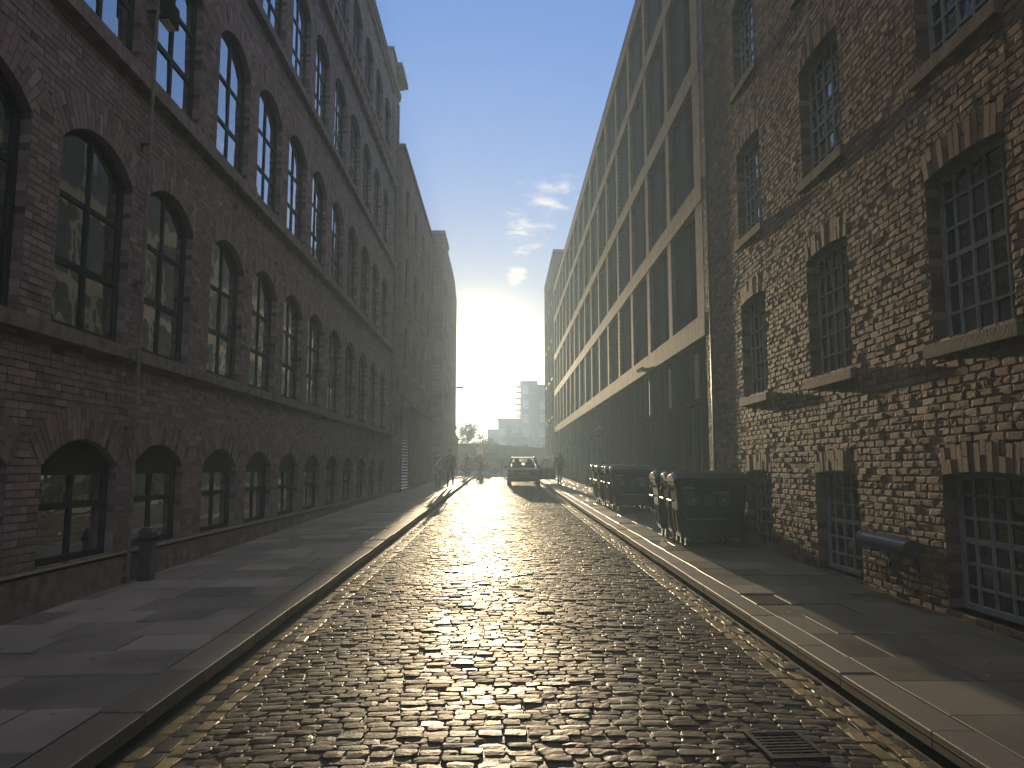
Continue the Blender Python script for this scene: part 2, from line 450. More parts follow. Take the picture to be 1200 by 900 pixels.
M['fascia'] = mat('brown_fascia', (0.10, 0.06, 0.038), 0.7, var=0.3, nscale=2, spec=0.05)
M['white'] = mat('off_white_paint', (0.72, 0.70, 0.62), 0.5, var=0.1)
M['sign'] = mat('pale_yellow_sign', (0.75, 0.62, 0.34), 0.45, var=0.08)
M['render_grey'] = mat('grey_render', (0.20, 0.20, 0.195), 0.8, var=0.2, nscale=1)
M['tower_glass'] = glass_mat('tower_window_glass', wave=0.02)
M['bark'] = mat('bark', (0.06, 0.045, 0.03), 0.9, var=0.4, nscale=15, bump=0.6)
M['leaf'] = mat('leaves', (0.06, 0.085, 0.025), 0.6, var=0.45, nscale=3)
M['dead_leaf'] = mat('fallen_leaves', (0.22, 0.15, 0.06), 0.6, var=0.4, nscale=20)

# ------------------------------------------------------------------ mesh helpers
class MB:
    def __init__(self):
        self.v, self.f, self.m, self.r = [], [], [], []
        self.cur, self.rnd = 0, 0.5

    def quad(self, a, b, c, d):
        k = len(self.v)
        self.v += [tuple(a), tuple(b), tuple(c), tuple(d)]
        self.f.append((k, k + 1, k + 2, k + 3)); self.m.append(self.cur); self.r.append(self.rnd)

    def face(self, pts):
        k = len(self.v)
        self.v += [tuple(p) for p in pts]
        self.f.append(tuple(range(k, k + len(pts)))); self.m.append(self.cur); self.r.append(self.rnd)

    def hexa(self, p):
        """8 corners: bottom ring 0-3, top ring 4-7."""
        k = len(self.v)
        self.v += [tuple(q) for q in p]
        for f in ((0, 3, 2, 1), (4, 5, 6, 7), (0, 1, 5, 4), (1, 2, 6, 5), (2, 3, 7, 6), (3, 0, 4, 7)):
            self.f.append(tuple(k + i for i in f)); self.m.append(self.cur); self.r.append(self.rnd)

    def box(self, x0, x1, y0, y1, z0, z1):
        self.hexa([(x0, y0, z0), (x1, y0, z0), (x1, y1, z0), (x0, y1, z0), (x0, y0, z1), (x1, y0, z1), (x1, y1, z1), (x0, y1, z1)])

    def loft(self, rings, caps=True, closed=True):
        k = len(self.v)
        n = len(rings[0])
        for r in rings:
            self.v += [tuple(p) for p in r]
        for i in range(len(rings) - 1):
            for j in range(n if closed else n - 1):
                a, b = k + i * n + j, k + i * n + (j + 1) % n
                self.f.append((a, b, b + n, a + n)); self.m.append(self.cur); self.r.append(self.rnd)
        if caps and closed:
            self.f.append(tuple(k + j for j in reversed(range(n)))); self.m.append(self.cur); self.r.append(self.rnd)
            q = k + (len(rings) - 1) * n
            self.f.append(tuple(q + j for j in range(n))); self.m.append(self.cur); self.r.append(self.rnd)

    def tube(self, pts, radii, n=8):
        pts = [Vector(p) for p in pts]
        if not hasattr(radii, '__len__'):
            radii = [radii] * len(pts)
        rings = []
        prev = None
        for i, p in enumerate(pts):
            d = (pts[min(i + 1, len(pts) - 1)] - pts[max(i - 1, 0)]).normalized()
            if prev is None:
                u = d.orthogonal().normalized()
            else:
                u = (prev - d * prev.dot(d))
                u = u.normalized() if u.length > 1e-6 else d.orthogonal().normalized()
            prev = u
            w = d.cross(u)
            rings.append([p + (u * math.cos(2 * math.pi * j / n) + w * math.sin(2 * math.pi * j / n)) * radii[i] for j in range(n)])
        self.loft(rings)

    def ball(self, c, r, n=10, k=6):
        rings = []
        if not hasattr(r, '__len__'):
            r = (r, r, r)
        for i in range(1, k):
            t = math.pi * i / k
            rings.append([(c[0] + r[0] * math.sin(t) * math.cos(2 * math.pi * j / n), c[1] + r[1] * math.sin(t) * math.sin(2 * math.pi * j / n), c[2] - r[2] * math.cos(t)) for j in range(n)])
        self.loft(rings)

    def build(self, name, mats, parent=None, smooth=False, bevel=0, loc=None):
        me = bpy.data.meshes.new(name)
        me.from_pydata(self.v, [], self.f)
        mats = mats if isinstance(mats, (list, tuple)) else [mats]
        for m in mats:
            me.materials.append(m)
        if len(mats) > 1:
            me.polygons.foreach_set('material_index', self.m)
        at = me.attributes.new('rnd', 'FLOAT', 'FACE')
        at.data.foreach_set('value', self.r)
        me.update()
        return link_mesh(name, me, parent, smooth, bevel, loc)


def link_mesh(name, me, parent=None, smooth=False, bevel=0, loc=None):
    if smooth:
        me.polygons.foreach_set('use_smooth', [True] * len(me.polygons))
    if bevel:
        bm = bmesh.new(); bm.from_mesh(me)
        bmesh.ops.remove_doubles(bm, verts=bm.verts, dist=1e-5)
        es = [e for e in bm.edges if len(e.link_faces) == 2 and e.calc_face_angle(0) > 0.5]
        bmesh.ops.bevel(bm, geom=es, offset=bevel, segments=2, affect='EDGES', profile=0.5)
        bm.to_mesh(me); bm.free()
    o = bpy.data.objects.new(name, me)
    COL.objects.link(o)
    if parent:
        o.parent = parent
    if loc:
        o.location = loc
    return o


def mesh_np(name, verts, faces4, mats, rnd=None, midx=None, parent=None, smooth=False):
    me = bpy.data.meshes.new(name)
    nv, nf = len(verts), len(faces4)
    me.vertices.add(nv)
    me.vertices.foreach_set('co', np.asarray(verts, dtype=np.float32).ravel())
    me.loops.add(nf * 4)
    me.loops.foreach_set('vertex_index', np.asarray(faces4, dtype=np.int32).ravel())
    me.polygons.add(nf)
    me.polygons.foreach_set('loop_start', np.arange(0, nf * 4, 4, dtype=np.int32))
    for m in (mats if isinstance(mats, (list, tuple)) else [mats]):
        me.materials.append(m)
    if midx is not None:
        me.polygons.foreach_set('material_index', np.asarray(midx, dtype=np.int32))
    me.polygons.foreach_set('use_smooth', np.full(nf, smooth))
    if rnd is not None:
        at = me.attributes.new('rnd', 'FLOAT', 'FACE')
        at.data.foreach_set('value', np.asarray(rnd, dtype=np.float32))
    me.update(calc_edges=True)
    me.validate()
    o = bpy.data.objects.new(name, me)
    COL.objects.link(o)
    if parent:
        o.parent = parent
    return o


def thing(name, label, cat, loc=(0, 0, 0), rz=0, group=None):
    o = bpy.data.objects.new(name, None)
    COL.objects.link(o)
    o.location = loc
    o.rotation_euler = (0, 0, rz)
    o.empty_display_size = 0.2
    return tag(o, label, cat, group)


def tag(o, label, cat, group=None, kind=None):
    o['label'] = label; o['category'] = cat
    if group: o['group'] = group
    if kind: o['kind'] = kind
    return o


def copy_tree(o, parent=None):
    c = o.copy(); COL.objects.link(c)
    if parent: c.parent = parent
    for ch in list(o.children):
        copy_tree(ch, c)
    return c


SL = 0.0152
def G(y):
    return SL * y


# ------------------------------------------------------------------ ground, road, pavements
def ground():
    b = MB()
    xs, ys = (-260, 260), (-60, 320)
    b.quad((xs[0], ys[0], G(ys[0]) - 0.12), (xs[1], ys[0], G(ys[0]) - 0.12), (xs[1], ys[1], G(ys[1]) - 0.12), (xs[0], ys[1], G(ys[1]) - 0.12))
    o = b.build('ground', M['earth']); o['kind'] = 'structure'
    b = MB()
    y0, y1 = 63.6, 90
    b.quad((-60, y0, G(y0) + 0.005), (60, y0, G(y0) + 0.005), (60, y1, G(y1) + 0.005), (-60, y1, G(y1) + 0.005))
    o = b.build('side_road', M['asphalt']); o['kind'] = 'structure'


ground()
RX0, RX1 = -2.06, 2.32     # road edges at the kerb faces
LY = [(-2.045, -1.945), (-1.945, -1.83), (-1.83, -1.735)]
RY = [(2.035, 2.13), (2.13, 2.165), (2.165, 2.25), (2.25, 2.315)]
YELLOW = {-2.045, -1.83, 2.035, 2.165}


def smooth_noise(x, y, seed=0):
    r = np.random.RandomState(seed)
    out = 0
    for k in range(6):
        a = r.uniform(0, 2 * math.pi); f = r.uniform(0.5, 2.6); p = r.uniform(0, 6.3)
        out = out + np.sin((x * math.cos(a) + y * math.sin(a)) * f + p) / 6
    return out


def road():
    """Granite setts laid in rows across the street, every stone its own dome, with the lengthwise channel stones that carry the lines."""
    cells = []   # cx, cy, w, d, mat
    rs = np.random.RandomState(3)
    y = 1.2
    while y < 63.5:
        d = rs.uniform(0.078, 0.108)
        spans = [(LY[-1][1] + 0.004, RY[0][0] - 0.004)]
        for (a, b_) in spans:
            x = a
            first = True
            while x < b_ - 0.02:
                w = rs.choice([rs.uniform(0.09, 0.12), rs.uniform(0.12, 0.16), rs.uniform(0.16, 0.21)], p=[0.3, 0.45, 0.25])
                if first:
                    w *= rs.uniform(0.4, 1.0); first = False
                if b_ - (x + w) < 0.07: w = b_ - x
                cells.append((x + w / 2, y + d / 2, w, d, 0))
                x += w
        y += d
    for (a, b_) in LY + RY:
        y = 1.2 + rs.uniform(0, 0.1)
        while y < 63.4:
            d = rs.uniform(0.15, 0.26)
            cells.append(((a + b_) / 2, y + d / 2, b_ - a, d, 1 if a in YELLOW else 0)); y += d
    C = np.array(cells)
    V, Q, RN, MI = [], [], [], []
    base = 0
    for nx, ny in ((6, 5),):
        sel = C
        n = len(sel)
        # ring layout: outer skirt + inner grid
        U, Vv = np.meshgrid([-1, -0.92, -0.35, 0.35, 0.92, 1], [-1, -0.86, 0, 0.86, 1])
        U = U.ravel()[None, :]; Vv = Vv.ravel()[None, :]
        edge = np.maximum(np.abs(U), np.abs(Vv)) > 0.999
        gap = rs.uniform(0.003, 0.008, (n, 1)) * np.where(sel[:, 0:1] < -1.735, 0.6, 1) * np.where(sel[:, 0:1] > 2.035, 0.6, 1)
        hw = sel[:, 2:3] / 2 - gap / 2; hd = sel[:, 3:4] / 2 - gap / 2
        # squeeze the inner rows outward so the tops are broad, the shoulders narrow
        su, sv = U, Vv
        corner = 1 - 0.09 * (np.abs(U) * np.abs(Vv)) ** 2
        px = su * hw * corner; py = sv * hd * corner
        px = px + rs.normal(0, 0.0035, px.shape); py = py + rs.normal(0, 0.003, py.shape)
        flatness = sel[:, 4:5]
        dome = rs.uniform(0.0006, 0.003, (n, 1)) * (1 - 0.3 * flatness)
        h = -dome * (np.abs(U) ** 4 * 0.8 + np.abs(Vv) ** 2.2)
        tx = rs.normal(0, 0.010, (n, 1)); ty = rs.normal(0, 0.014, (n, 1))
        h = h + tx * px + ty * py + rs.normal(0, 0.0030, (n, 1)) + rs.normal(0, 0.0009, px.shape) - (rs.uniform(0, 1, (n, 1)) < 0.05) * rs.uniform(0.003, 0.008, (n, 1))
        h = np.where(edge, h - 0.0042, h)
        skew = rs.normal(0, 0.02, (n, 1))
        wx = sel[:, 0:1] + px - skew * py
        wave = 0.035 * smooth_noise(sel[:, 0:1] * 0.9, sel[:, 1:2] * 0.7, 5)
        wy = sel[:, 1:2] + py + skew * px + wave + 0.03 * np.sin(sel[:, 0:1] * 1.3 + 1)
        camber = -0.010 * (wx - 0.1) ** 2
        und = 0.012 * smooth_noise(wx * 1.2, wy * 1.1, 9)
        wz = G(wy) + h + camber + und + 0.012
        top = np.stack([wx, wy, wz], -1)            # n, nx*ny, 3
        # skirt
        ring = [j for j in range(nx)] + [i * nx + nx - 1 for i in range(1, ny)] + [(ny - 1) * nx + j for j in range(nx - 2, -1, -1)] + [i * nx for i in range(ny - 2, 0, -1)]
        sk = top[:, ring, :].copy(); sk[:, :, 2] -= 0.05
        P = np.concatenate([top, sk], 1); m = P.shape[1]
        fl = []
        for i in range(ny - 1):
            for j in range(nx - 1):
                a = i * nx + j
                fl.append((a, a + 1, a + 1 + nx, a + nx))
        k0 = nx * ny; nr = len(ring)
        for j in range(nr):
            fl.append((ring[(j + 1) % nr], ring[j], k0 + j, k0 + (j + 1) % nr))
        fl = np.array(fl)
        Fc = (fl[None] + (np.arange(n) * m)[:, None, None] + base).reshape(-1, 4)
        V.append(P.reshape(-1, 3)); Q.append(Fc)
        rn = np.clip(rs.normal(0.5, 0.2, n), 0, 1)
        RN.append(np.repeat(rn, len(fl))); MI.append(np.repeat(sel[:, 4].astype(int), len(fl)))
        base += n * m
    o = mesh_np('cobbled_road', np.concatenate(V), np.concatenate(Q), [M['setts'], M['yellow']], np.concatenate(RN), np.concatenate(MI), smooth=False)
    o['kind'] = 'structure'
    # the gritty bed between the stones follows the same crown
    gx = np.linspace(RX0 - 0.1, RX1 + 0.1, 32); gy = np.linspace(-8, 64, 480)
    X_, Y_ = np.meshgrid(gx, gy)
    Z_ = G(Y_) - 0.010 * (X_ - 0.1) ** 2 + 0.012 * smooth_noise(X_ * 1.2, Y_ * 1.1, 9) + 0.001 + rs.normal(0, 0.002, X_.shape)
    ix = np.arange(480 * 32).reshape(480, 32)
    q = np.stack([ix[:-1, :-1], ix[:-1, 1:], ix[1:, 1:], ix[1:, :-1]], -1).reshape(-1, 4)
    o = mesh_np('road_bed', np.stack([X_, Y_, Z_], -1).reshape(-1, 3), q, [M['joint']], smooth=True)
    o['kind'] = 'structure'


road()


def slab_field(name, x0, x1, y0, y1, rows, mat_, top, lmin, lmax, seed, along='y', gap=0.010, cross=0.0, jit=0.003):
    """Paving in courses; each slab is a shallow bevelled block with its own tilt."""
    rs = np.random.RandomState(seed)
    b = MB()
    if along == 'x':      # courses run across the pavement
        y = y0
        while y < y1:
            d = rs.uniform(*rows)
            x = x0; first = True
            while x < x1 - 0.02:
                w = rs.uniform(lmin, lmax)
                if first: w *= rs.uniform(0.45, 1); first = False
                if x1 - (x + w) < 0.3: w = x1 - x
                slab(b, x, x + w, y, y + d, top, gap, rs, cross, x0, jit)
                x += w
            y += d
    else:
        for (a, c) in rows:
            y = y0 + rs.uniform(-0.5, 0)
            while y < y1:
                d = rs.uniform(lmin, lmax)
                slab(b, a, c, y, y + d, top, gap, rs, cross, x0, jit)
                y += d
    o = b.build(name, mat_)
    o['kind'] = 'structure'
    return o


def slab(b, xa, xb, ya, yb, top, gap, rs, cross, xr, jit):
    g = gap / 2 * rs.uniform(0.6, 1.5)
    e = 0.006
    dz = rs.normal(0, jit); tx = rs.normal(0, 0.0022); ty = rs.normal(0, 0.0022)
    cx, cy = (xa + xb) / 2, (ya + yb) / 2
    def Z(x, y, d=0): return G(y) + top + cross * (x - xr) + dz + tx * (x - cx) + ty * (y - cy) + d
    b.rnd = float(np.clip(rs.normal(0.5, 0.24), 0, 1))
    r0 = [(xa + g, ya + g), (xb - g, ya + g), (xb - g, yb - g), (xa + g, yb - g)]
    r1 = [(xa + g + e, ya + g + e), (xb - g - e, ya + g + e), (xb - g - e, yb - g - e), (xa + g + e, yb - g - e)]
    b.loft([[(x, y, Z(x, y, -0.09)) for x, y in r0], [(x, y, Z(x, y, -0.005)) for x, y in r0], [(x, y, Z(x, y)) for x, y in r1]])


KT = 0.115
slab_field('left_kerb', -2.34, -2.06, 0.8, 64, [(-2.34, -2.06)], M['kerb'], KT, 0.75, 1.25, 21, 'y', gap=0.009)
slab_field('right_kerb', 2.32, 2.565, 0.8, 64, [(2.32, 2.565)], M['kerb'], KT, 0.75, 1.25, 22, 'y', gap=0.009)
slab_field('left_pavement', -4.9, -2.345, 0.5, 64, (0.5, 0.72), M['paving'], KT - 0.05, 0.55, 1.0, 23, 'x', cross=0.02)
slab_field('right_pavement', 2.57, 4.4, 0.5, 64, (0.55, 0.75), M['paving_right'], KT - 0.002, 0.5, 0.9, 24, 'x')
for nm, xa, xb, ya, yb, t in (('pavement_bed', -4.9, -2.06, -8, 64, KT - 0.075), ('pavement_bed', 2.32, 4.4, -8, 64, KT - 0.03)):
    b = MB()
    b.quad((xa, ya, G(ya) + t), (xb, ya, G(ya) + t), (xb, yb, G(yb) + t), (xa, yb, G(yb) + t))
    o = b.build(nm, M['joint']); o['kind'] = 'structure'

# ------------------------------------------------------------------ brick facades
def arch_geo(w, rise):
    """half width w, rise -> radius, centre height below springing, half angle"""
    Rr = (w * w + rise * rise) / (2 * rise)
    return Rr, rise - Rr, math.asin(min(1, w / Rr))


class Opening:
    def __init__(s, u0, u1, z0, spring, rise, ring=0.0):
        s.u0, s.u1, s.z0, s.spring, s.rise, s.ring = u0, u1, z0, spring, rise, ring
        s.uc = (u0 + u1) / 2; s.w = (u1 - u0) / 2
        s.R, s.dz, s.phi = arch_geo(s.w, rise)

    def half(s, z, ext):
        if z < s.z0: return 0
        if z <= s.spring: return s.w
        R_ = s.R + (s.ring if ext else 0)
        h = R_ * R_ - (z - s.spring - s.dz) ** 2
        if h <= 0: return 0
        h = math.sqrt(h)
        if ext: h = min(h, s.w + (z - s.spring) * math.tan(s.phi))
        else: h = min(h, s.w)
        return h

    def interval(s, za, zb, ext):
        if zb <= s.z0 + 1e-4 or za >= s.spring + s.rise + (s.ring if ext else 0): return None
        zs = [max(za, s.z0 + 1e-4), min(zb, s.spring), zb, (za + zb) / 2]
        if ext: zs = [(za + zb) / 2]
        h = max(s.half(min(max(z, za), zb), ext) for z in zs)
        if ext and h > s.w + 0.02: h -= 0.012
        if h <= 0: return None
        return (s.uc - h, s.uc + h)


def subtract(u0, u1, cuts):
    out = [(u0, u1)]
    for a, b in cuts:
        nx = []
        for p, q in out:
            if b <= p or a >= q: nx.append((p, q))
            else:
                if a > p: nx.append((p, a))
                if b < q: nx.append((b, q))
        out = nx
    return out


def brick_face(parent, c, s, u0, u1, z0, z1, ops, bmat, mmat, seed, rough=False, bl=0.225, ch=0.077, joint=0.011, dj=0.002, tilt=0.0):
    """A wall of single bricks with the openings left out. c: wall plane x, s: +1 faces +x, -1 faces -x."""
    rs = np.random.RandomState(seed)
    spans, msp = [], []
    k = 0
    z = z0
    while z < z1 - 0.01:
        zb = min(z + ch, z1)
        cuts = [o.interval(z, zb, True) for o in ops]
        for p, q in subtract(u0, u1, [x for x in cuts if x]):
            hdr = (k % 4 == 3)
            L_ = bl / 2 if hdr else bl
            off = (0.25 if k % 2 else 0.75) * bl
            u = math.floor((p - off) / L_) * L_ + off
            while u < q:
                a, b = max(u, p), min(u + L_, q)
                if b - a > 0.03: spans.append((a, b, z, zb))
                u += L_
        cuts = [o.interval(z, zb, False) for o in ops]
        for p, q in subtract(u0, u1, [x for x in cuts if x]): msp.append((p, q, z, zb))
        z += ch; k += 1
    A = np.array(spans); n = len(A)
    j = joint / 2
    nx, nz = (4, 4) if rough else (2, 2)
    U, Z_ = np.meshgrid([0, 0.13, 0.86, 1] if rough else [0, 1], [0, 0.2, 0.8, 1] if rough else [0, 1])
    U = U.ravel()[None]; Z_ = Z_.ravel()[None]
    jj = j * (rs.uniform(0.6, 1.5, (n, 1)) if rough else 1)
    a = A[:, 0:1] + jj; b = A[:, 1:2] - jj; za = A[:, 2:3] + jj; zb = A[:, 3:4] - jj
    pu = a + (b - a) * U; pz = za + (zb - za) * Z_
    edge = (U < 1e-3) | (U > 0.999) | (Z_ < 1e-3) | (Z_ > 0.999)
    dep = rs.normal(0, dj, (n, 1)) + tilt * rs.normal(0, 1, (n, 1)) * (pu - (a + b) / 2) + tilt * rs.normal(0, 1, (n, 1)) * (pz - (za + zb) / 2)
    if rough:
        dep = dep + rs.normal(0, 0.0010, pu.shape) - np.where(edge, np.abs(rs.normal(0.0026, 0.0022, pu.shape)), 0)
        worn = (rs.uniform(0, 1, (n, 1)) < 0.09) * rs.uniform(0.006, 0.02, (n, 1))
        dep = dep - worn
        pu = pu + rs.normal(0, 0.0025, pu.shape); pz = pz + rs.normal(0, 0.002, pz.shape)
    front = np.stack([c + s * dep, pu, pz], -1)
    ring = [i for i in range(nx)] + [i * nx + nx - 1 for i in range(1, nz)] + [(nz - 1) * nx + i for i in range(nx - 2, -1, -1)] + [i * nx for i in range(nz - 2, 0, -1)]
    bk = front[:, ring].copy(); bk[:, :, 0] = c - s * 0.03
    P = np.concatenate([front, bk], 1); m = P.shape[1]
    fl = []
    for i in range(nz - 1):
        for q in range(nx - 1):
            t = i * nx + q; fl.append((t, t + 1, t + 1 + nx, t + nx))
    nr = len(ring)
    for q in range(nr): fl.append((ring[(q + 1) % nr], ring[q], nx * nz + q, nx * nz + (q + 1) % nr))
    fl = np.array(fl)
    if s < 0: fl = fl[:, ::-1]
    Fc = (fl[None] + (np.arange(n) * m)[:, None, None]).reshape(-1, 4)
    V = P.reshape(-1, 3)
    rn = np.repeat(np.clip(rs.normal(0.55, 0.17 if rough else 0.13, n), 0, 1), len(fl))
    mi = np.zeros(len(Fc), int)
    B = np.array(msp); nb = len(B)
    xm = c - s * (0.009 if not rough else 0.007)
    mv = np.zeros((nb, 4, 3)); mv[:, :, 0] = xm
    mv[:, 0, 1] = B[:, 0]; mv[:, 1, 1] = B[:, 1]; mv[:, 2, 1] = B[:, 1]; mv[:, 3, 1] = B[:, 0]
    mv[:, 0, 2] = B[:, 2]; mv[:, 1, 2] = B[:, 2]; mv[:, 2, 2] = B[:, 3]; mv[:, 3, 2] = B[:, 3]
    mf = np.arange(nb * 4).reshape(-1, 4) + len(V)
    if s < 0: mf = mf[:, ::-1]
    V = np.concatenate([V, mv.reshape(-1, 3)]); Fc = np.concatenate([Fc, mf])
    rn = np.concatenate([rn, np.full(nb, 0.5)]); mi = np.concatenate([mi, np.ones(nb, int)])
    return mesh_np('brickwork', V, Fc, [bmat, mmat], rn, mi, parent)


def outline(w, h_spring, rise, n=12, inset=0.0):
    """local (u, z) path: up the left jamb, over the arch, down the right jamb; z from the sill"""
    Rr, dz, phi = arch_geo(w, rise)
    pts = [(-w + inset, inset)]
    Ri = Rr - inset
    for i in range(n + 1):
        t = -phi + 2 * phi * i / n
        u = Ri * math.sin(t); z = h_spring + dz + Ri * math.cos(t)
        u = max(-w + inset, min(w - inset, u))
        pts.append((u, z))
    pts.append((w - inset, inset))
    return pts


def surround_mesh(s, w, hs, rise, ring, depth, mats, seed, bw=0.075, proud=0.004, rough=False):
    """reveals of the opening and the ring of bricks on edge over it; local frame u=y, z from sill"""
    rs = np.random.RandomState(seed)
    b = MB()
    P = outline(w, hs, rise)
    b.cur = 1
    for i in range(len(P) - 1):
        (ua, za), (ub, zb) = P[i], P[i + 1]
        if i in (0, len(P) - 2):     # jambs: brick courses
            n = max(1, int(abs(zb - za) / 0.077))
            for q in range(n):
                b.cur = 0; b.rnd = float(np.clip(rs.normal(0.45, 0.2), 0, 1))
                a0 = za + (zb - za) * q / n; a1 = za + (zb - za) * (q + 1) / n
                d_ = 0.003 if q % 2 else 0.0
                sg = 1 if ua < 0 else -1
                b.quad((0, ua + sg * d_, a0), (0, ub + sg * d_, a1), (-s * depth, ub + sg * d_, a1), (-s * depth, ua + sg * d_, a0))
        else:
            b.cur = 0; b.rnd = 0.4
            b.quad((0, ua, za), (0, ub, zb), (-s * depth, ub, zb), (-s * depth, ua, za))
    Rr, dz, phi = arch_geo(w, rise)
    n = max(6, int(2 * phi * Rr / bw))
    b.cur = 0
    zc = hs + dz
    for i in range(n):
        t0 = -phi + 2 * phi * (i + 0.06) / n; t1 = -phi + 2 * phi * (i + 0.94) / n
        hh = ring * (0.5 if rough else (0.33 if i % 2 else 0.66))
        rings = [(Rr, Rr + hh - 0.005), (Rr + hh + 0.005, Rr + ring - 0.004)] if not (rough and i % 3) else [(Rr, Rr + ring - 0.004 - rs.uniform(0, 0.03))]
        for r0, r1 in rings:
            b.rnd = float(np.clip(rs.normal(0.5, 0.13), 0, 1))
            d = s * (proud + rs.normal(0, 0.0015 if not rough else 0.003))
            q = [(r0 * math.sin(t0), zc + r0 * math.cos(t0)), (r0 * math.sin(t1), zc + r0 * math.cos(t1)), (r1 * math.sin(t1), zc + r1 * math.cos(t1)), (r1 * math.sin(t0), zc + r1 * math.cos(t0))]
            b.hexa([(-s * 0.05, u, z) for u, z in q] + [(d, u, z) for u, z in q])
    # mortar bed behind the ring
    b.cur = 1
    k = 10
    for i in range(k):
        t0 = -phi + 2 * phi * i / k; t1 = -phi + 2 * phi * (i + 1) / k
        q = [(Rr * math.sin(t0), zc + Rr * math.cos(t0)), (Rr * math.sin(t1), zc + Rr * math.cos(t1)), ((Rr + ring) * math.sin(t1), zc + (Rr + ring) * math.cos(t1)), ((Rr + ring) * math.sin(t0), zc + (Rr + ring) * math.cos(t0))]
        b.quad(*[(-s * 0.007, u, z) for u, z in q])
    return b


def frame_mesh(s, w, hs, rise, cols, rows, d0, d1, fw=0.06, bar=0.035, heavy=None, heavy_w=0.06, head=0.0):
    """outer frame that follows the opening, mullions and transoms. rows/cols: number of lights."""
    b = MB()
    P = outline(w, hs, rise)
    Q = outline(w, hs, rise, inset=fw)
    full = P + [P[0]]; ful2 = Q + [Q[0]]
    for i in range(len(P)):
        a, c_ = full[i], full[i + 1]; e, f = ful2[i + 1], ful2[i]
        pts = [a, c_, e, f]
        b.hexa([(-s * d1, u, z) for u, z in pts] + [(-s * d0, u, z) for u, z in pts])
    H = hs + rise
    Rr, dz, phi = arch_geo(w, rise)
    def top(u): return hs + dz + math.sqrt(max(0, Rr * Rr - u * u))
    e = 0.004
    for i in range(1, cols):
        u = -w + 2 * w * i / cols
        t = heavy_w if (heavy and ('c', i) in heavy) else bar
        b.box(*sorted((-s * (d1 - e), -s * (d0 + e))), u - t / 2, u + t / 2, fw * 0.5, top(u) - fw * 0.5)
    for i in range(1, rows):
        z = (hs + rise * 0.6) * i / rows
        t = heavy_w if (heavy and ('r', i) in heavy) else bar
        b.box(*sorted((-s * (d1 - 2 * e), -s * (d0 + 2 * e))), -w + fw * 0.5, w - fw * 0.5, z - t / 2, z + t / 2)
    if head:
        zt = hs - head
        b.box(*sorted((-s * (d1 - 3 * e), -s * (d0 - 3 * e))), -w + fw * 0.5, w - fw * 0.5, zt, hs + rise)
    return b


def pane_mesh(s, w, hs, rise, cols, rows, d, seed, tilt=0.006):
    rs = np.random.RandomState(seed)
    b = MB()
    zt = hs + rise
    e = [(hs + rise * 0.6) * i / rows for i in range(rows)] + [zt + 0.005]
    for i in range(cols):
        for k in range(rows):
            ua, ub = -w + 2 * w * i / cols, -w + 2 * w * (i + 1) / cols
            za, zb = e[k], e[k + 1]
            tu, tz = rs.normal(0, tilt), rs.normal(0, tilt)
            def D(u, z): return -s * (d + tu * (u - (ua + ub) / 2) + tz * (z - (za + zb) / 2))
            q = [(ua, za), (ub, za), (ub, zb), (ua, zb)]
            if s < 0: q = q[::-1]
            b.quad(*[(D(u, z), u, z) for u, z in q])
    return b


# ------------------------------------------------------------------ left mill (red brick, arched windows)
LC = -4.6
STARTS = [5.72, 7.78, 9.68, 11.93, 13.95, 16.0, 18.07, 20.25, 22.45, 24.6, 26.75, 28.9]
LWID = 1.52
FLOORS = [  # sill, springing, rise, ring
    (0.60, 1.62, 0.29, 0.36), (3.08, 5.06, 0.32, 0.40), (6.62, 8.66, 0.34, 0.40), (10.22, 12.25, 0.32, 0.38), (14.22, 16.05, 0.30, 0.34)]
LY0, LY1, LROOF = -14.0, 32.1, 17.75


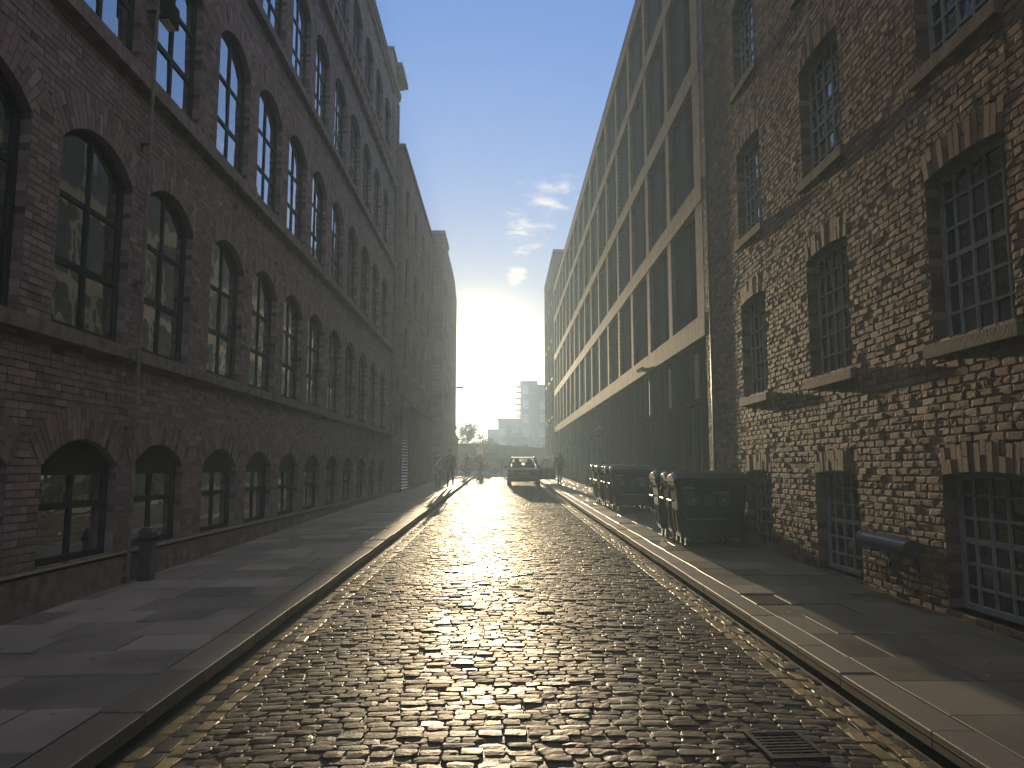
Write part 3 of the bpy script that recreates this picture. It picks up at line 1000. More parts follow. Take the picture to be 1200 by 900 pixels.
def left_mill():
    t = thing('brick_mill', 'tall plum red brick mill with five rows of arched windows along the left pavement', 'building', (0, 0, 0))
    ops = []
    for (z0, sp, ri, rg) in FLOORS:
        for u in STARTS:
            ops.append(Opening(u, u + LWID, z0, sp, ri, rg))
    wall = brick_face(t, LC, 1, 3.6, LY1, 0.0, LROOF - 0.45, ops, M['brick_left'], M['mortar_left'], 31, dj=0.0018)
    wall.name = 'wall'
    # solid body behind, plain wall towards the viewer's back
    b = MB()
    b.box(LC - 14, LC - 0.42, LY0, LY1 - 0.003, -0.3, LROOF - 0.1)
    b.box(LC - 0.44, LC - 0.03, LY0 + 0.004, 3.62, -0.3, LROOF - 0.11)
    b.box(LC - 0.44, LC - 0.03, LY1 - 0.3, LY1 - 0.006, -0.3, LROOF - 0.12)
    b.build('body_wall', M['brick_plain_left'], t)
    # string courses, sill bands, plinth, corbel table, cornice
    def band(name, z0, z1, pr, m=M['stone_dark'], y0=3.2, y1=LY1 - 0.01):
        q = MB()
        q.hexa([(LC - 0.04, y0, z0), (LC + pr, y0, z0 + 0.012), (LC + pr, y1, z0 + 0.012), (LC - 0.04, y1, z0),
                (LC - 0.04, y0, z1), (LC + pr, y0, z1 - 0.02), (LC + pr, y1, z1 - 0.02), (LC - 0.04, y1, z1)])
        return q.build(name, m, t)
    band('sill_band', 2.90, 3.08, 0.075)
    band('sill_band', 6.40, 6.62, 0.10)
    band('sill_band', 10.02, 10.22, 0.10)
    band('sill_band', 14.04, 14.22, 0.09)
    band('string_course', 13.36, 13.5, 0.13, M['brick_plain_left'])
    q = MB(); y = 3.6
    plan = []
    while y < LY1 - 0.4:
        plan += [(LC + 0.006, y), (LC + 0.12, y), (LC + 0.12, y + 0.30), (LC + 0.006, y + 0.30)]
        y += 0.62
    plan += [(LC - 0.03, y), (LC - 0.03, 3.6)]
    q.loft([[(x_, y_, 13.5) for x_, y_ in plan], [(x_, y_, 13.86) for x_, y_ in plan]])
    q.build('corbel_table', M['brick_plain_left'], t)
    band('string_course', 13.86, 14.03, 0.14, M['brick_plain_left'])
    band('plinth', -0.1, 0.57, 0.07, M['stone_dark'], 3.2, LY1 - 0.02)
    band('ledge', 0.571, 0.60, 0.085, M['stone'], 3.2, LY1 - 0.03)
    q = MB()
    q.box(LC - 0.5, LC + 0.10, LY0, LY1 - 0.015, LROOF - 0.45, LROOF - 0.28)
    q.box(LC - 0.52, LC + 0.17, LY0 - 0.01, LY1 - 0.02, LROOF - 0.28, LROOF - 0.14)
    q.build('cornice', M['brick_plain_left'], t)
    q = MB(); q.box(LC - 0.6, LC + 0.20, LY0 - 0.02, LY1 - 0.025, LROOF - 0.138, LROOF - 0.03)
    q.build('gutter', M['lead'], t)
    # end pier with its capping slab and block
    q = MB()
    q.box(LC - 1.0, LC + 0.06, LY1 - 1.15, LY1 + 0.02, LROOF - 3.5, LROOF + 0.55)
    q.build('end_pier', M['brick_plain_left'], t)
    q = MB(); q.box(LC - 1.1, LC + 0.42, LY1 - 1.5, LY1 + 0.5, LROOF + 0.552, LROOF + 0.74)
    q.box(LC - 1.05, LC + 0.30, LY1 - 1.35, LY1 + 0.35, LROOF + 0.43, LROOF + 0.551)
    q.build('pier_capping', M['stone_dark'], t)
    q = MB(); q.box(LC - 0.9, LC + 0.16, LY1 - 2.6, LY1 - 1.6, LROOF - 0.02, LROOF + 0.7)
    q.box(LC - 0.95, LC + 0.22, LY1 - 2.65, LY1 - 1.55, LROOF + 0.701, LROOF + 0.80)
    q.build('parapet_block', M['stone_dark'], t)
    # windows
    for fi, (z0, sp, ri, rg) in enumerate(FLOORS):
        hs = sp - z0
        cols, rows = (2, 2) if fi == 0 else (2, 3)
        fr = frame_mesh(1, LWID / 2, hs, ri, cols, rows, 0.10, 0.17, fw=0.07, bar=0.055, heavy={('r', 1)}, heavy_w=0.075, head=0.10 if fi == 0 else 0.0)
        su = surround_mesh(1, LWID / 2, hs, ri, rg, 0.43, None, 40 + fi)
        fme = sme = None
        for k, u in enumerate(STARTS):
            loc = (LC, u + LWID / 2, z0)
            if fme is None:
                so = su.build('window_surround', [M['brick_left'], M['mortar_left']], t, loc=loc); sme = so.data
                fo = fr.build('window', M['window_dark'], t, loc=loc); fme = fo.data
            else:
                so = link_mesh('window_surround', sme, t, loc=loc)
                fo = link_mesh('window', fme, t, loc=loc)
            pane_mesh(1, LWID / 2, hs, ri, cols, rows, 0.128, 500 + fi * 40 + k, 0.007).build('pane', M['glass'], fo)
    # drainpipes
    for y, r, zt in ((9.47, 0.024, 13.3), (LY1 - 0.25, 0.055, 17.2)):
        q = MB(); z = 0.3
        q.tube([(LC + 0.112, y, G(y) + 0.1), (LC + 0.112, y, zt)], r, 10)
        while z < zt:
            q.box(LC - 0.01, LC + 0.13, y - r - 0.02, y + r + 0.02, z, z + 0.04)
            z += 1.8
        q.build('drainpipe', M['stone_dark'], t, smooth=False)


left_mill()


# ------------------------------------------------------------------ right warehouse (old brown brick, small paned windows)
RC = 4.2
RY0, RY1, RROOF = -14.0, 15.55, 14.2
RCOLS = [(0.35, 1.55), (3.2, 4.42), (6.12, 7.32), (9.08, 10.30), (12.02, 13.20)]
RFL = [(0.30, 1.53, 0.035, 0.28), (2.80, 4.42, 0.05, 0.30), (5.56, 7.15, 0.05, 0.30), (8.32, 9.9, 0.05, 0.30), (11.1, 12.6, 0.05, 0.30)]


def right_warehouse():
    t = thing('brick_warehouse', 'old brown brick warehouse with small paned windows beside the right pavement', 'building', (0, 0, 0))
    ops = [Opening(a, b, z0, sp, ri, rg) for (z0, sp, ri, rg) in RFL for (a, b) in RCOLS if a > 3]
    wall = brick_face(t, RC, -1, 2.6, RY1, -0.1, RROOF - 0.2, ops, M['brick_right'], M['mortar_right'], 51, rough=True, dj=0.0012, tilt=0.012)
    wall.name = 'wall'
    b = MB()
    b.box(RC + 0.42, RC + 13, RY0, RY1 - 0.003, -0.3, RROOF - 0.1)
    b.box(RC + 0.03, RC + 0.44, RY0 + 0.004, 2.8, -0.3, RROOF - 0.11)
    b.box(RC + 0.03, RC + 0.44, RY1 - 0.25, RY1 - 0.006, -0.3, RROOF - 0.12)
    b.build('body_wall', M['brick_plain_right'], t)
    q = MB(); q.box(RC - 0.08, RC + 0.6, RY0, RY1 - 0.01, RROOF - 0.2, RROOF - 0.02)
    q.build('coping', M['stone'], t)
    for fi, (z0, sp, ri, rg) in enumerate(RFL):
        hs = sp - z0
        cols, rows = (5, 6) if fi < 2 else (5, 7)
        fme = sme = lme = None
        for k, (a, c_) in enumerate(RCOLS):
            if a < 3: continue
            w = (c_ - a) / 2
            loc = (RC, a + w, z0)
            so = surround_mesh(-1, w, hs, ri, rg, 0.43, None, 60 + fi * 7 + k, bw=0.085, proud=0.0015, rough=True).build('window_surround', [M['brick_right'], M['mortar_right']], t, loc=loc)
            fo = frame_mesh(-1, w, hs, ri, cols, rows, 0.13, 0.185, fw=0.055, bar=0.026, heavy={('r', rows // 2)}, heavy_w=0.05).build('window', M['window_grey'], t, loc=loc)
            pane_mesh(-1, w, hs, ri, cols, rows, 0.158, 700 + fi * 9 + k, 0.016).build('pane', M['glass_small'], fo)
            if fi > 0:
                rs = random.Random(fi * 10 + k)
                q = MB(); h = 0.15
                z1 = -0.004
                q.hexa([(0.26, -w - 0.03, z1 - h), (-0.06, -w - 0.09, z1 - h + 0.005), (-0.062, w + 0.10, z1 - h), (0.26, w + 0.03, z1 - h),
                        (0.26, -w - 0.03, z1 + 0.02), (-0.064, -w - 0.09, z1 - 0.015 + rs.uniform(-0.01, 0.01)), (-0.064, w + 0.10, z1 - 0.01), (0.26, w + 0.03, z1 + 0.02)])
                q.build('sill', M['stone'], fo, bevel=0.008)
    # drainpipe by the corner
    q = MB(); y = 15.1; x = RC - 0.012
    q.tube([(x, y, G(y) + 0.12), (x, y, RROOF - 0.4)], 0.036, 12)
    z = 1.2
    while z < RROOF - 1:
        q.tube([(x, y, z), (x, y, z + 0.1)], 0.043, 12)
        q.box(x + 0.01, RC + 0.02, y - 0.07, y + 0.07, z + 0.02, z + 0.06)
        z += 1.85
    q.build('drainpipe', M['pipe'], t)


right_warehouse()


# ------------------------------------------------------------------ modern block on the right
def modern_block():
    t = thing('office_block', 'modern buff brick grid office block with deep dark windows on the right', 'building', (0, 0, 0))
    X = 4.2
    NB, P0, PI_ = 16, 15.8, 2.8
    yA, yB = 15.6, P0 + NB * PI_ + 0.4
    bands = [(4.33, 4.8), (7.22, 7.68), (10.05, 10.5), (13.13, 13.55), (15.62, 16.15)]
    b = MB()
    b.box(X + 0.54, X + 16, yA, yB - 0.003, -0.3, 16.0)
    b.build('wall', M['metal_dark'], t)
    q = MB(); q.box(X - 0.02, X + 16, yA + 0.002, yB - 0.006, 16.152, 16.21)
    q.build('roof_capping', M['metal_dark'], t)
    for k in range(NB + 1):
        y = P0 + k * PI_
        q = MB(); q.box(X, X + 0.53, y if k else yA + 0.004, y + 0.38 - (0 if k < NB else 0.01), 4.8, 15.62)
        q.build('pier', M['brick_buff'], t)
    for i, (a, c_) in enumerate(bands):
        q = MB(); q.box(X - 0.012, X + 0.545, yA + 0.004 + 0.001 * i, yB - 0.01 - 0.001 * i, a, c_)
        q.build('floor_band', M['brick_buff_upright'], t)
    # upper windows: a ribbed metal panel and a dark pane in one frame
    hts = [(bands[i][1], bands[i + 1][0]) for i in range(4)]
    for fi, (z0, z1) in enumerate(hts):
        H = z1 - z0
        W_ = PI_ - 0.38
        meshes = None
        for k in range(NB):
            yl = P0 + k * PI_ + 0.38
            loc = (X, yl, z0)
            if meshes is None:
                f = MB(); d0, d1 = 0.10, 0.20
                split = 0.88
                for (u0, u1, a, c_) in ((0, 0.06, 0, H), (W_ - 0.06, W_, 0, H), (split - 0.04, split + 0.04, 0.06, H - 0.06)):
                    f.box(d0, d1, u0, u1, a, c_)
                f.box(d0 + 0.002, d1 - 0.002, 0.06, split - 0.04, 0, 0.07); f.box(d0 + 0.002, d1 - 0.002, 0.06, split - 0.04, H - 0.07, H)
                f.box(d0 + 0.002, d1 - 0.002, split + 0.04, W_ - 0.06, 0, 0.07); f.box(d0 + 0.002, d1 - 0.002, split + 0.04, W_ - 0.06, H - 0.07, H)
                fo = f.build('window', M['metal_dark'], t, loc=loc)
                g = MB(); g.quad((0.17, 0.04, 0.05), (0.17, 0.04, H - 0.05), (0.17, split, H - 0.05), (0.17, split, 0.05))
                po = g.build('pane', M['glass_new'], fo)
                pn = MB(); u = split + 0.04
                while u < W_ - 0.07:
                    e = min(u + 0.20, W_ - 0.06)
                    pn.box(0.125, 0.185, u, e - 0.028, 0.07, H - 0.07)
                    u += 0.20
                pn.box(0.162, 0.195, split + 0.04, W_ - 0.06, 0.072, H - 0.072)
                pa = pn.build('panel', M['metal_panel'], fo)
                meshes = (fo.data, po.data, pa.data)
            else:
                fo = link_mesh('window', meshes[0], t, loc=loc)
                po = link_mesh('pane', meshes[1], fo)
                po.rotation_euler = (0, 0, random.gauss(0, 0.004))
                link_mesh('panel', meshes[2], fo)
    # street level: dark frames, transom, glass and fluted panels
    for k in range(NB):
        yl = P0 + k * PI_
        zb = G(yl + 1.4) + 0.06
        f = MB()
        f.box(X + 0.03, X + 0.50, yl + 0.0, yl + 0.42, zb, 4.328)
        zt = 3.05
        f.box(X + 0.16, X + 0.30, yl + 0.42, yl + PI_, zt - 0.04, zt + 0.07)
        f.box(X + 0.18, X + 0.30, yl + 0.42, yl + PI_, zb, zb + 0.18)
        f.box(X + 0.17, X + 0.29, yl + 1.55, yl + 1.63, zb + 0.18, zt - 0.04)
        f.box(X + 0.17, X + 0.29, yl + 1.0, yl + 1.06, zt + 0.07, 4.328)
        f.box(X + 0.17, X + 0.29, yl + 2.0, yl + 2.06, zt + 0.07, 4.328)
        fo = f.build('shopfront', M['metal_dark'], t)
        g = MB()
        fl = MB()
        if k % 3 == 1 or k > 7:
            y = yl + 0.43
            while y < yl + PI_ - 0.02:
                fl.box(X + 0.215, X + 0.26, y, y + 0.075, zb + 0.182, zt - 0.042); y += 0.125
            fl.box(X + 0.255, X + 0.28, yl + 0.425, yl + PI_ - 0.005, zb + 0.182, zt - 0.042)
            fl.build('fluted_panel', M['metal_panel'], fo)
        else:
            g.quad((X + 0.24, yl + 0.42, zb + 0.17), (X + 0.24, yl + 0.42, zt), (X + 0.24, yl + PI_, zt), (X + 0.24, yl + PI_, zb + 0.17))
        g.quad((X + 0.242, yl + 0.42, zt + 0.02), (X + 0.242, yl + 0.42, 4.33), (X + 0.242, yl + PI_, 4.33), (X + 0.242, yl + PI_, zt + 0.02))
        g.build('pane', M['glass_new'], fo)
    # bracket lamps under the first floor band
    return t


modern_block()


def pierced_wall(b, X, s, y0, y1, z0, z1, holes, depth=0.18):
    """street face with rectangular openings and their reveals; s +1 faces +x"""
    ys = sorted({y0, y1} | {h[0] for h in holes} | {h[1] for h in holes})
    zs = sorted({z0, z1} | {h[2] for h in holes} | {h[3] for h in holes})
    for i in range(len(ys) - 1):
        for j in range(len(zs) - 1):
            yc, zc = (ys[i] + ys[i + 1]) / 2, (zs[j] + zs[j + 1]) / 2
            if any(h[0] < yc < h[1] and h[2] < zc < h[3] for h in holes): continue
            b.quad((X, ys[i], zs[j]), (X, ys[i + 1], zs[j]), (X, ys[i + 1], zs[j + 1]), (X, ys[i], zs[j + 1]))
    for (a, c_, e, f) in holes:
        D = X - s * depth
        P = [(a, e), (c_, e), (c_, f), (a, f)]
        for k in range(4):
            (ya, za), (yb, zb) = P[k], P[(k + 1) % 4]
            b.quad((X, ya, za), (X, yb, zb), (D, yb, zb), (D, ya, za))


def plain_window(t, X, s, a, c_, e, f, m):
    """two-light window set back in its opening, with a stone sill"""
    d = lambda k: X - s * k
    w = MB()
    bx = lambda k0, k1, ya, yb, za, zb: w.box(*sorted((d(k0), d(k1))), ya, yb, za, zb)
    bx(0.09, 0.16, a, a + 0.07, e, f); bx(0.09, 0.16, c_ - 0.07, c_, e, f)
    bx(0.092, 0.158, a + 0.07, c_ - 0.07, e, e + 0.07); bx(0.092, 0.158, a + 0.07, c_ - 0.07, f - 0.07, f)
    ym, zm = (a + c_) / 2, e + (f - e) * 0.55
    bx(0.10, 0.15, ym - 0.03, ym + 0.03, e + 0.07, f - 0.07); bx(0.098, 0.152, a + 0.07, c_ - 0.07, zm - 0.03, zm + 0.03)
    fo = w.build('window', m, t)
    g = MB(); g.quad((d(0.125), a, e), (d(0.125), a, f), (d(0.125), c_, f), (d(0.125), c_, e)); g.build('pane', M['glass'], fo)
    q = MB(); q.box(*sorted((d(0.1), d(-0.06))), a - 0.08, c_ + 0.08, e - 0.14, e - 0.003); q.build('sill', M['stone_dark'], fo)


# ------------------------------------------------------------------ further buildings on the left
def end_block():
    t = thing('corner_block', 'plain taller brick block closing the right side of the street beyond the office grid', 'building', (0, 0, 0))
    holes = [(62.6 + i * 3.9, 64.1 + i * 3.9, 2.6 + k * 3.2, 4.5 + k * 3.2) for i in range(3) for k in range(5)]
    b = MB(); b.box(4.38, 18, 61.05, 74.6, 0.2, 19.1)
    pierced_wall(b, 4.2, -1, 61.05, 74.6, 0.2, 19.1, holes)
    b.quad((4.2, 61.05, 0.2), (4.2, 61.05, 19.1), (4.4, 61.05, 19.1), (4.4, 61.05, 0.2)); b.quad((4.2, 74.6, 0.2), (4.2, 74.6, 19.1), (4.4, 74.6, 19.1), (4.4, 74.6, 0.2))
    b.build('wall', M['brick_end_x'], t)
    q = MB(); q.box(4.15, 18.05, 61.0, 74.65, 19.102, 19.3)
    q.build('coping', M['stone_dark'], t)
    for (a, c_, e, f) in holes: plain_window(t, 4.2, -1, a, c_, e, f, M['metal_dark'])


end_block()


def second_left():
    t = thing('brick_storehouse', 'lower dark brick storehouse with a pale ledge and louvred doorway past the mill', 'building', (0, 0, 0))
    X = -4.3
    y0, y1, H = 32.25, 46.8, 15.5
    holes = [(33.6 + i * 3.4, 34.8 + i * 3.4, 5.9 + k * 3.2, 7.8 + k * 3.2) for i in range(4) for k in range(3)]
    b = MB(); b.box(X - 14, X - 0.18, y0, y1 - 0.004, 0.0, H - 0.002)
    pierced_wall(b, X, 1, y0, y1, 0.0, H, holes)
    b.quad((X, y0, 0), (X, y0, H), (X - 0.2, y0, H), (X - 0.2, y0, 0))
    b.build('wall', M['brick_far'], t)
    q = MB(); q.box(X - 14, X + 0.09, y0 - 0.03, y1 - 0.01, H + 0.002, H + 0.16)
    q.build('coping', M['stone_dark'], t)
    q = MB(); q.box(X - 0.02, X + 0.10, 35.9, y1 - 0.02, 4.45, 4.66)
    q.build('ledge', M['stone'], t)
    q = MB(); q.box(X - 0.02, X + 0.10, 35.6, y1 - 0.02, 0.3, 0.80)
    q.build('plinth', M['stone'], t)
    # louvred bay
    f = MB()
    f.box(X - 0.02, X + 0.05, 32.75, 32.85, 0.62, 4.5); f.box(X - 0.02, X + 0.05, 35.15, 35.25, 0.62, 4.5); f.box(X - 0.02, X + 0.055, 32.75, 35.25, 4.5, 4.72)
    fo = f.build('louvre_frame', M['metal_dark'], t)
    l = MB(); z = 0.68
    while z < 4.45:
        l.hexa([(X + 0.004, 32.85, z + 0.05), (X + 0.05, 32.85, z), (X + 0.05, 35.15, z), (X + 0.004, 35.15, z + 0.05),
                (X + 0.004, 32.85, z + 0.062), (X + 0.058, 32.85, z + 0.012), (X + 0.058, 35.15, z + 0.012), (X + 0.004, 35.15, z + 0.062)])
        z += 0.13
    l.build('louvre', M['steel'], fo)
    for (a, c_, e, f) in holes: plain_window(t, X, 1, a, c_, e, f, M['window_dark'])


second_left()


def third_left():
    t = thing('gable_building', 'far left brick building with sloping end roof nearest the low sun', 'building', (0, 0, 0))
    b = MB()
    X = -3.65
    holes = [(48.2 + i * 2.5, 49.3 + i * 2.5, 5.9 + k * 3.0, 7.6 + k * 3.0) for i in range(3) for k in range(3)]
    pierced_wall(b, X, 1, 46.85, 61.0, 0.4, 15.0, holes)
    b.face([(X, 46.85, 15.0), (X, 61.0, 15.0), (X, 58.4, 15.9), (X, 55.8, 16.1), (X, 46.85, 16.1)])
    b.quad((X - 0.18, 46.85, 0.4), (X - 0.18, 61.0, 0.4), (X - 0.18, 61.0, 15.0), (X - 0.18, 46.85, 15.0))
    b.face([(-16, 46.85, 0.4), (-16, 46.85, 16.1), (-16, 55.8, 16.1), (-16, 58.4, 15.9), (-16, 61.0, 15.0), (-16, 61.0, 0.4)])
    b.quad((X, 46.85, 0.4), (X, 46.85, 16.1), (-16, 46.85, 16.1), (-16, 46.85, 0.4))
    b.quad((X, 61.0, 0.4), (-16, 61.0, 0.4), (-16, 61.0, 15.0), (X, 61.0, 15.0))
    for (ya, za, yb, zb) in ((46.85, 16.1, 55.8, 16.1), (55.8, 16.1, 58.4, 15.9), (58.4, 15.9, 61.0, 15.0)):
        b.quad((X, ya, za), (X, yb, zb), (-16, yb, zb), (-16, ya, za))
    b.build('wall', M['brick_far'], t)
    q = MB(); q.box(X - 0.02, X + 0.08, 46.8, 61.05, 4.62, 4.85)
    q.build('ledge', M['stone'], t)
    q = MB(); q.box(X - 12, X + 0.10, 46.75, 50.5, 16.102, 16.35)
    q.build('parapet', M['stone_dark'], t)
    q = MB(); q.box(X - 8, X + 0.02, 61.02, 64.5, 0.7, 3.9)
    q.build('low_wing', M['brick_end_x'], t)
    q = MB(); q.hexa([(X - 8, 61.01, 3.902), (X + 0.2, 61.01, 3.902), (X + 0.2, 64.7, 3.902), (X - 8, 64.7, 3.902), (X - 8, 61.01, 4.7), (X - 0.3, 61.01, 4.7), (X - 0.3, 61.8, 4.7), (X - 8, 61.8, 4.7)])
    q.build('roof', M['lead'], t)
    for (a, c_, e, f) in holes: plain_window(t, X, 1, a, c_, e, f, M['window_dark'])


third_left()


# ------------------------------------------------------------------ what closes the street
def low_building():
    t = thing('gate_building', 'long low brown building with a green gate closing the far end of the street', 'building', (0, 0, 0))
    y = 85.0; g0 = G(y) - 0.1
    b = MB()
    b.box(-26, -2.95, y, y + 10, g0, 4.25)
    b.box(-0.72, 9, y + 3.0, y + 10, g0, 3.4)
    b.box(9.0, 26, y, y + 10, g0, 3.6)
    b.box(-2.95, -0.72, y + 3.02, y + 10, g0, 3.42)
    b.build('wall', M['brick_end_x'], t)
    q = MB(); q.hexa([(-0.72, y - 0.1, 2.75), (9, y - 0.1, 2.6), (9, y + 10, 2.6), (-0.72, y + 10, 2.75), (-0.72, y - 0.1, 4.15), (9, y - 0.1, 3.45), (9, y + 10, 3.45), (-0.72, y + 10, 4.15)])
    q.build('fascia', M['fascia'], t)
    q = MB(); q.box(-2.95, -0.725, y - 0.08, y + 3, 3.30, 4.18)
    q.build('gate_head', M['stone'], t)
    for x in (2.2, 5.2, 8.0):
        q = MB(); q.box(x, x + 0.22, y + 0.05, y + 0.3, g0, 2.7); q.build('post', M['metal_dark'], t)
    q = MB()
    for i in range(6):
        q.box(-1.85 + i * 0.19, -1.85 + i * 0.19 + 0.17, y + 0.9, y + 0.97, g0 + 0.1, 2.72)
    q.box(-1.86, -0.73, y + 0.93, y + 1.0, g0 + 0.3, g0 + 0.42); q.box(-1.86, -0.73, y + 0.93, y + 1.0, 2.3, 2.42)
    q.build('gate', M['door_green'], t)


low_building()


def tower(name, label, boxes, y, m, win=True):
    t = thing(name, label, 'building', (0, 0, 0))
    b = MB()
    for (x0, x1, h, d) in boxes: b.box(x0, x1, y, y + d, G(y) - 0.2, h)
    b.build('wall', m, t)
    rs = random.Random(len(label))
    q = MB()
    for i, (x0, x1, h, d) in enumerate(boxes): q.box(x0 - 0.1, x1 - 0.004 + 0.1 * (i == len(boxes) - 1), y - 0.12 - 0.003 * i, y + d - 0.1, h + 0.002, h + 0.25)
    q.build('parapet', M['stone_dark'], t)
    if win:
        for (x0, x1, h, d) in boxes:
            z = 5.2
            while z < h - 1.6:
                x = x0 + 0.5
                while x < x1 - 1.2:
                    f = MB(); f.box(x, x + 1.1, y - 0.05, y + 0.05, z - 0.1, z); f.box(x, x + 0.08, y - 0.04, y + 0.05, z, z + 1.3); f.box(x + 1.02, x + 1.1, y - 0.04, y + 0.05, z, z + 1.3); f.box(x, x + 1.1, y - 0.045, y + 0.05, z + 1.3, z + 1.38)
                    fo = f.build('window', M['white'], t)
                    g = MB(); g.quad((x + 0.05, y - 0.02, z), (x + 1.05, y - 0.02, z), (x + 1.05, y - 0.02, z + 1.3), (x + 0.05, y - 0.02, z + 1.3))
                    g.build('pane', M['tower_glass'], fo)
                    x += 2.3
                z += 2.9
    return t


tw = tower('stepped_flats', 'stepped grey block of flats with side balconies rising behind the far low building', [(-2.9, -0.75, 9.2, 12), (-0.75, 3.85, 11.4, 14), (3.85, 7.4, 19.2, 16), (7.4, 11.5, 18.4, 16)], 158.0, M['render_grey'])
for i in range(6):
    q = MB(); z = 12.2 + i * 1.22
    q.box(2.9, 3.846, 158.4, 160.4, z, z + 0.14)
    q.box(2.9, 2.95, 158.4, 160.4, z + 0.14, z + 0.75)
    q.build('balcony', M['stone_dark'], tw)
q = MB()
for x in (2.92, 3.3):
    q.tube([(x, 159.2, 11.65), (x, 159.2, 19.9)], 0.06, 6)
q.build('mast', M['metal_dark'], tw)


def tree(label, x, y, h, cr, seed, gaps=0.5):
    rs = np.random.RandomState(seed)
    t = thing('broadleaf_tree', label, 'tree', (x, y, G(y) - 0.1), 0, 'trees beyond the low building')
    b = MB()
    b.tube([(0, 0, 0), (0.05, 0, h * 0.25), (0.0, 0.1, h * 0.5), (0.1, 0, h * 0.85)], [0.19, 0.15, 0.11, 0.03], 8)
    tips = []
    for i in range(9):
        a = i * 2.4 + rs.uniform(0, 1); z0 = h * rs.uniform(0.35, 0.7); r = cr * rs.uniform(0.6, 1.0)
        p1 = Vector((math.cos(a) * r * 0.5, math.sin(a) * r * 0.5, z0 + h * 0.12)); p2 = Vector((math.cos(a) * r, math.sin(a) * r, min(h * 0.97, z0 + h * rs.uniform(0.15, 0.3))))
        b.tube([(0.02, 0.03, z0), p1, p2], [0.06, 0.04, 0.012], 6)
        tips += [p1, p2]
    tips.append(Vector((0.1, 0, h * 0.93)))
    b.build('trunk', M['bark'], t)
    c = MB()
    for p in tips:
        k = int(rs.uniform(50, 110))
        for _ in range(k):
            q = p + Vector(rs.normal(0, cr * 0.17, 3))
            n = Vector(rs.normal(0, 1, 3)).normalized(); u = n.orthogonal().normalized() * rs.uniform(0.08, 0.17); v = n.cross(u).normalized() * rs.uniform(0.05, 0.1)
            c.rnd = rs.uniform(0, 1)
            c.quad(q - u, q - v, q + u, q + v)
    c.build('crown', M['leaf'], t)


tree('taller sparse tree next to the far left building corner', -4.6, 104, 6.2, 1.5, 1)
tree('low bushy tree between two others above the gate', -3.0, 106, 4.6, 1.5, 2)
tree('smallest tree beside the stepped flats above the green gate', -1.6, 108, 4.1, 1.2, 3)


